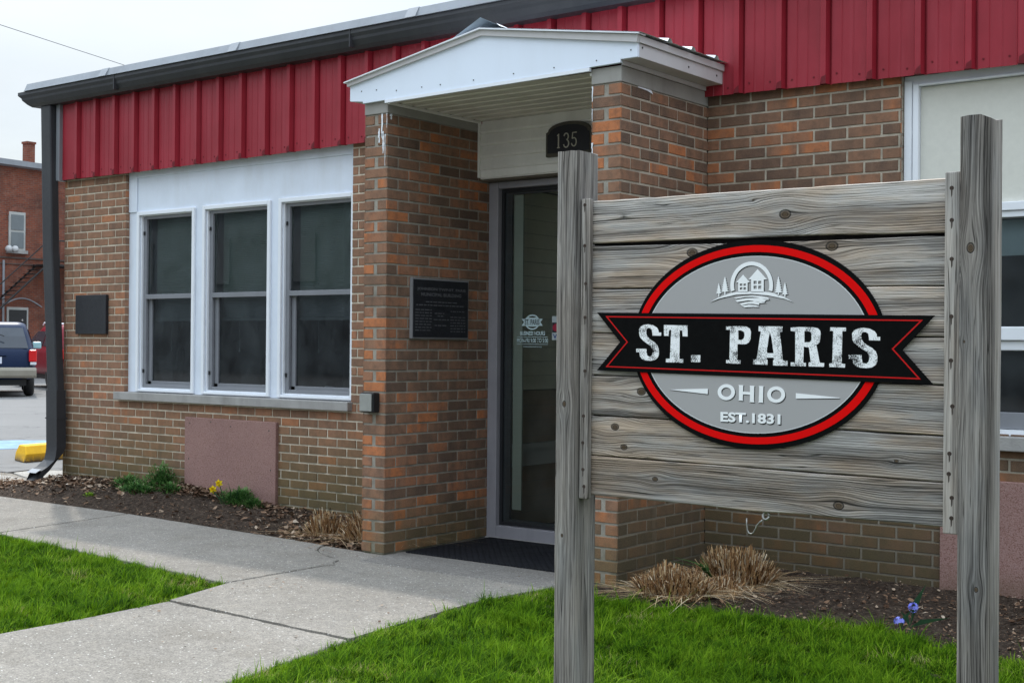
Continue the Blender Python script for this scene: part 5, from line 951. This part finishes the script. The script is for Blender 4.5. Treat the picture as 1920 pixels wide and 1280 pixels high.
# ------------------------------------------------------------------ vehicles
def car_paint(name, col): return painted(name, col, .35, .06, 2, 0, .22)
def suv(name, label, cat, loc, yaw, paint, bumper, sc=1., rack=None, roofc=None, plate=False):
    t = thing(name, label, cat, (0, 0, 0)); zl = [.42, .50, .62, .80, .98, 1.08, 1.13, 1.18, 1.45, 1.66, 1.74, 1.78, 1.80]
    xr = [.10, .03, .0, .0, .01, .04, .06, .09, .22, .34, .42, .55, .80]; xf = [4.7, 4.82, 4.85, 4.85, 4.80, 4.62, 3.45, 3.35, 2.85, 2.5, 2.35, 2.2, 1.9]
    hw = [.88, .95, .97, .975, .97, .955, .93, .91, .83, .765, .73, .67, .55]; N_ = 48; mb = MB(); vs = []
    for z, a, b, w in zip(zl, xr, xf, hw):
        for k in range(N_):
            q = 2 * PI * k / N_; ct, st_ = math.cos(q), math.sin(q); e = .22; vs.append(((a + b) / 2 - (b - a) / 2 * math.copysign(abs(ct) ** e, ct), -w * math.copysign(abs(st_) ** e, st_), z))
    fs = [(i * N_ + k, i * N_ + (k + 1) % N_, (i + 1) * N_ + (k + 1) % N_, (i + 1) * N_ + k) for i in range(len(zl) - 1) for k in range(N_)] + [[k for k in range(N_)][::-1], [(len(zl) - 1) * N_ + k for k in range(N_)]]
    mb.add(vs, fs); mb.build('body', paint, t, 0, True)
    w_ = lambda z: float(np.interp(z, zl, hw)); r_ = lambda z: float(np.interp(z, zl, xr)); f_ = lambda z: float(np.interp(z, zl, xf))
    mb = MB(); zz = [1.17, 1.3, 1.45, 1.58, 1.655]; vs = [(r_(z) - .012, s_ * w_(z) * .86, z) for z in zz for s_ in (1, -1)]; mb.add(vs, [(2 * i, 2 * i + 1, 2 * i + 3, 2 * i + 2) for i in range(4)]); mb.build('rear_window', M['car_glass'], t)
    for s_ in (1, -1):
        for xa, xb in ((.62, 1.55), (1.62, 2.5), (2.56, 3.2)):
            mb = MB(); tp = lambda x, z: min(max(x, r_(z) + .12), f_(z) - .12); mb.add([(tp(xa, 1.2), s_ * (w_(1.2) + .012), 1.2), (tp(xb, 1.2), s_ * (w_(1.2) + .012), 1.2), (tp(xb, 1.62), s_ * (w_(1.62) + .012), 1.62), (tp(xa, 1.62), s_ * (w_(1.62) + .012), 1.62)], [(0, 1, 2, 3)]); mb.build('side_window', M['car_glass'], t)
        mb = MB(); mb.box(-.02, .16, s_ * .80 if s_ > 0 else -.978, .978 if s_ > 0 else -.80, .84, 1.13); tl = mb.build('tail_light', painted('tail_lens', (.55, .01, .012), .25, .1), t, .03)
        mb = MB(); mb.box(-.024, .14, s_ * .83 if s_ > 0 else -.97, .97 if s_ > 0 else -.83, .77, .835); mb.build('reverse_lens', painted('clear_lens', (.6, .62, .65), .2, .05), tl, .01)
        mb = MB(); mb.box(3.05, 3.2, .95 * s_ if s_ > 0 else -1.16, 1.16 if s_ > 0 else -.95, 1.14, 1.32); mb.build('side_mirror', painted('mirror_shell', (.35, .55, .58), .3, .1), t, .03)
        mb = MB(); mb.tube([(.7, s_ * .66, 1.80), (.8, s_ * .66, 1.85), (2.3, s_ * .66, 1.86), (2.4, s_ * .66, 1.80)], .02, 8); mb.build('roof_rail', rack or M['black'], t)
        for xw in (.92, 3.85):
            y = s_ * .82; mb = MB(); mb.lathe([(.20, -.11), (.31, -.12), (.365, -.08), (.375, 0), (.365, .08), (.31, .12), (.20, .11)], (xw, y, .375), (0, 1, 0), 28); wh = mb.build('wheel', M['black'], t, 0, True)
            mb = MB(); mb.lathe([(0, .05), (.08, .07), (.20, .10), (.235, .09), (.235, -.09), (0, -.05)], (xw, y, .375), (0, s_, 0), 20); mb.build('rim', M['steel'], wh, 0, True)
    mb = MB(); pr_ = [(-.10, .46), (-.13, .52), (-.13, .64), (-.09, .71), (.05, .71), (.05, .46)]; mb.add([(x, y, z) for y in (-.97, .97) for x, z in pr_], [(i, (i + 1) % 6, (i + 1) % 6 + 6, i + 6) for i in range(6)] + [(5, 4, 3, 2, 1, 0), (6, 7, 8, 9, 10, 11)]); mb.build('bumper', bumper, t, .025)
    mb = MB(); mb.box(.1, 4.6, -.75, .75, .28, .46); mb.tube([(.1, .5, .33), (-.05, .5, .31)], .035, 10); mb.box(-.06, .1, -.06, .06, .36, .46); mb.build('underbody', M['black'], t)
    mb = MB(); mb.box(-.012, .02, -.20, .20, .80, .96); pt = mb.build('licence_plate', painted('plate_white', (.62, .66, .74), .5, .05), t, .004)
    mb = MB(); mb.box(-.03, .04, -.30, .30, .985, 1.015); mb.build('tailgate_trim', paint, t, .01)
    mb = MB(); mb.tube([(.085, .05, 1.60), (.04, .02, 1.55), (.0, -.25, 1.45)], .012, 6); mb.build('rear_wiper', M['black'], t)
    if plate: text_mesh('plate_lettering', 'VS', painted('plate_ink', (.03, .05, .2), .6, .1), .0, .14, .825, .905, -.015, t, plane='YZ')
    if roofc: mb = MB(); mb.box(.75, 2.1, -.66, .66, 1.79, 1.84); mb.build('roof_panel', roofc, t, .02)
    t.location = loc; t.rotation_euler = (0, 0, yaw); t.scale = (sc, sc, sc); return t
yw = math.atan2(.522, -.853)
suv('parked_suv', 'dark blue SUV with a beige bumper parked on the asphalt, seen from behind', 'SUV', (-23.12, 10.35, G0 - .01), yw, car_paint('navy_paint', (.008, .019, .055)), painted('beige_bumper', (.26, .235, .19), .6, .1), plate=False)
suv('parked_suv', 'dark red vehicle with a white roof beyond the blue SUV, half behind the downspout', 'SUV', (-25.6, 14.85, G0 - .01), yw + .25, car_paint('maroon_paint', (.19, .008, .018)), painted('red_bumper', (.14, .01, .015), .5, .1), 1., M['white_trim'], M['white_trim'])

# ------------------------------------------------------------------ building behind the lot, added reflection block
b2 = thing('old_brick_building', 'old two-storey red brick building with arched windows and a chimney behind the parked cars', 'building', (-41, 25, 0)); X = -38.
mb = MB(); mb.add([(X, 11, -.05), (X, 46, -.05), (X, 46, 7.35), (X, 11, 7.75), (X - 12, 46, -.05), (X - 12, 46, 7.35), (X - 12, 11, -.05), (X - 12, 11, 7.75)], [(0, 1, 2, 3), (1, 4, 5, 2), (0, 3, 7, 6), (3, 2, 5, 7)]); mb.build('wall', M['old_brick'], b2)
mb = MB(); mb.add([(X + .25, 10.8, 7.72), (X + .25, 46.2, 7.32), (X + .25, 46.2, 7.50), (X + .25, 10.8, 7.92), (X - 12.2, 10.8, 8.15), (X - 12.2, 46.2, 7.75), (X, 10.8, 7.68), (X, 46.2, 7.28)], [(0, 1, 2, 3), (3, 2, 5, 4), (0, 6, 7, 1)]); rf = mb.build('roof', M['drip'], b2)
mb = MB(); mb.box(X - .52, X - .22, 20.80, 21.12, 7.7, 8.62); mb.box(X - .55, X - .19, 20.77, 21.15, 8.54, 8.62); mb.build('chimney', M['old_brick'], rf)
def owin(y0, y1, z0, z1, arch):
    ym = (y0 + y1) / 2; mb = MB(); mb.box(X - .02, X + .05, y0, y1, z0, z1); w = mb.build('window', painted('old_window_frame', (.42, .42, .40), .7, .15), b2, .01)
    zm = (z0 + z1) / 2
    for a, b in ((z0 + .08, zm - .04), (zm + .04, z1 - .10)): mb = MB(); mb.box(X + .05, X + .07, y0 + .08, y1 - .08, a, b); mb.build('pane', painted('old_pane', (.16, .18, .19) if arch else (.012, .013, .016), .15, .1, spec=.6), w)
    if arch:
        mb = MB(); A = [(ym + (y1 - y0) * .62 * math.cos(PI * i / 12), z1 - .12 + .32 * math.sin(PI * i / 12)) for i in range(13)]; B = [(ym + (y1 - y0) * .5 * math.cos(PI * i / 12), z1 - .12 + .16 * math.sin(PI * i / 12)) for i in range(13)]
        for i in range(12): mb.add([(X + .04, *A[i]), (X + .04, *A[i + 1]), (X + .04, *B[i + 1]), (X + .04, *B[i])], [(0, 1, 2, 3)])
        mb.build('arch', painted('arch_brick', (.20, .075, .05), .9, .3, 8), w)
    mb = MB(); mb.box(X, X + .10, y0 - .08, y1 + .08, z0 - .12, z0); mb.build('sill', M['stone'], w)
for y in (13.5, 16.8, 19.93, 23.2, 26.4): owin(y, y + .66, 4.58, 5.96, True)
for y in (14.6, 19.88, 24.5): owin(y, y + .86, .95, 2.52, False)
mb = MB(); mb.box(X, X + .04, 12, 40, 4.28, 4.34); mb.box(X, X + .03, 12, 40, 4.06, 4.10); mb.build('string_course', painted('soot_band', (.10, .07, .06), .9, .3, 3), b2)
mb = MB(); mb.tube([(X + .02, 21.3 - .1 * i, 2.95 - .012 * i * (i - 9) * -1 if 0 else 2.55 + .30 * math.sin(PI * i / 16)) for i in range(17)], .025, 6); mb.tube([(X + .06, 19.72, 0), (X + .06, 19.72, 4.2)], .04, 6); mb.build('cable', M['drip'], b2)
for y in (19.80, 20.05):
    mb = MB(); mb.lathe([(0, .12), (.09, .10), (.13, .0), (.10, -.08), (0, -.10)], (X + .25, y, 4.60), (1, 0, -.4), 16); mb.build('flood_light', painted('lamp_shell', (.5, .5, .5), .4, .1), b2, 0, True)
mb = MB(); fy_ = 21.9
for k in range(5): mb.tube([(X + .12, 22.6 - k * .02, 4.12 - .0 * k), (X + 1.1, 22.6, 4.12)], .03, 5) if k == 0 else None
mb.box(X + .05, X + 1.1, 20.9, 23.4, 4.02, 4.09); mb.tube([(X + 1.05, 20.9, 4.05), (X + 1.05, 20.9, 4.95), (X + 1.05, 23.4, 4.95), (X + 1.05, 23.4, 4.05)], .025, 5)
for k in range(12): mb.tube([(X + 1.05, 20.9 + k * .227, 4.05), (X + 1.05, 20.9 + k * .227, 4.95)], .012, 4)
for dx in (.25, .95): mb.tube([(X + dx, 20.9, 4.05), (X + dx, 18.9, 2.3)], .035, 5)
for k in range(11): mb.box(X + .25, X + .95, 20.9 - k * .18 - .18, 20.9 - k * .18, 4.02 - k * .158, 4.04 - k * .158)
mb.tube([(X + .95, 20.9, 4.9), (X + .95, 18.9, 3.15)], .022, 5); mb.build('fire_escape', painted('escape_iron', (.02, .018, .018), .7, .2), b2)
b3 = thing('reflection_block', 'plain grey brick block added out of view, seen only mirrored in the window glass', 'building', (-22, -34, 0))  # grey block added out of view to shape the reflections in the panes
mb = MB(); mb.box(-62, 2, -40, -32, -.05, 7.2); mb.build('wall', M['reflection_brick'], b3)
for i in range(11): mb = MB(); x = -58 + i * 5.4; mb.box(x, x + 1.6, -31.98, -31.9, 3.9, 5.9); mb.build('window', painted('reflection_block_window', (.20, .21, .22), .2, .1), b3)
mb = MB(); mb.box(-62.2, 2.2, -40.2, -31.7, 7.2, 7.6); mb.build('cornice', M['stone'], b3)
# overhead wire
mb = MB(); mb.tube([(-19.8 - 1.4 * s_, 8.4 + 4.5 * s_, 8.0 - .10 * math.sin(PI * (s_ + 3) / 8)) for s_ in [x * .5 - 4 for x in range(20)]], .007, 5)
tag(mb.build('power_line', painted('wire_grey', (.12, .13, .14), .6, .1), None), 'thin dark overhead wire crossing the sky at upper left', 'power line')

# ------------------------------------------------------------------ light and sky
sun_to = Vector((-2.8, 1.65, 3.65)).normalized()
sl = D.lights.new('sun', 'SUN'); sl.energy = SUN_E; sl.angle = math.radians(1.6); sl.color = (1., .955, .88); so = D.objects.new('sun', sl); COL.objects.link(so); so.rotation_euler = (-sun_to).to_track_quat('-Z', 'Y').to_euler(); so.location = (0, 0, 20)
w = D.worlds.new('World'); scene.world = w; w.use_nodes = True; nt = w.node_tree; nt.nodes.clear()
N = lambda t_, **k: (lambda nd: ([setattr(nd, a, b) for a, b in k.items()], nd)[1])(nt.nodes.new('ShaderNode' + t_))
sky = N('TexSky', sky_type='NISHITA', sun_disc=False, sun_elevation=math.asin(sun_to.z), sun_rotation=math.atan2(sun_to.x, sun_to.y)); sky.air_density = 1.; sky.dust_density = 2.
tc = N('TexCoord'); mp = N('Mapping'); mp.inputs['Scale'].default_value = (1, 1, 2.6); nt.links.new(tc.outputs['Generated'], mp.inputs[0])
nz = N('TexNoise'); nz.inputs['Scale'].default_value = 2.1; nz.inputs['Detail'].default_value = 6; nz.inputs['Roughness'].default_value = .58; nt.links.new(mp.outputs[0], nz.inputs['Vector'])
mr = N('MapRange'); mr.inputs[1].default_value = .36; mr.inputs[2].default_value = .60; mr.inputs[3].default_value = .48; mr.inputs[4].default_value = .97; nt.links.new(nz.outputs[0], mr.inputs[0])
nz2 = N('TexNoise'); nz2.inputs['Scale'].default_value = 4.; nz2.inputs['Detail'].default_value = 5; nt.links.new(mp.outputs[0], nz2.inputs['Vector'])
cr = N('ValToRGB'); cr.color_ramp.elements[0].position = .3; cr.color_ramp.elements[1].position = .7; cr.color_ramp.elements[0].color = (.80 * CL, .91 * CL, .99 * CL, 1); cr.color_ramp.elements[1].color = (.93 * CL, .99 * CL, 1.03 * CL, 1); nt.links.new(nz2.outputs[0], cr.inputs[0])
sx = N('SeparateXYZ'); nt.links.new(tc.outputs['Generated'], sx.inputs[0])          # overcast sky: brighter and bluer towards the zenith
el_ = N('MapRange'); el_.inputs[1].default_value = 0.; el_.inputs[2].default_value = 1.; el_.inputs[3].default_value = SK0; el_.inputs[4].default_value = SK1; pw_ = N('Math', operation='POWER', use_clamp=True); pw_.inputs[1].default_value = 1.5; mxz = N('Math', operation='MAXIMUM'); mxz.inputs[1].default_value = 0; nt.links.new(sx.outputs[2], mxz.inputs[0]); nt.links.new(mxz.outputs[0], pw_.inputs[0]); nt.links.new(pw_.outputs[0], el_.inputs[0])
tr_ = N('ValToRGB'); tr_.color_ramp.elements[0].position = .22; tr_.color_ramp.elements[0].color = (1, 1, 1, 1); tr_.color_ramp.elements[1].position = .8; tr_.color_ramp.elements[1].color = (.92, .97, 1.04, 1); nt.links.new(sx.outputs[2], tr_.inputs[0])
m1_ = N('Mix', data_type='RGBA', blend_type='MULTIPLY'); m1_.inputs[0].default_value = 1; nt.links.new(cr.outputs[0], m1_.inputs[6]); nt.links.new(tr_.outputs[0], m1_.inputs[7])
m2_ = N('VectorMath', operation='SCALE'); nt.links.new(m1_.outputs[2], m2_.inputs[0]); nt.links.new(el_.outputs[0], m2_.inputs['Scale'])
mx = N('Mix', data_type='RGBA'); nt.links.new(mr.outputs[0], mx.inputs[0]); nt.links.new(sky.outputs[0], mx.inputs[6]); nt.links.new(m2_.outputs[0], mx.inputs[7])
bg = N('Background'); bg.inputs[1].default_value = .1; nt.links.new(mx.outputs[2], bg.inputs[0]); wo = N('OutputWorld'); nt.links.new(bg.outputs[0], wo.inputs[0])
scene.view_settings.view_transform = 'Standard'; scene.view_settings.look = 'None'; scene.view_settings.exposure = .35; scene.view_settings.gamma = 1
scene.cycles.max_bounces = 8; scene.cycles.transparent_max_bounces = 16
# ------------------------------------------------------------------ camera
cd = D.cameras.new('camera'); cd.sensor_width = 36; cd.lens = 46.94; cd.clip_end = 3000; cd.clip_start = .05; co = D.objects.new('camera', cd); COL.objects.link(co)
m4 = Matrix.Identity(4)
for i in range(3): m4[i][0], m4[i][1], m4[i][2], m4[i][3] = CR[i], CU[i], -CF[i], CAM[i]
co.matrix_world = m4; scene.camera = co
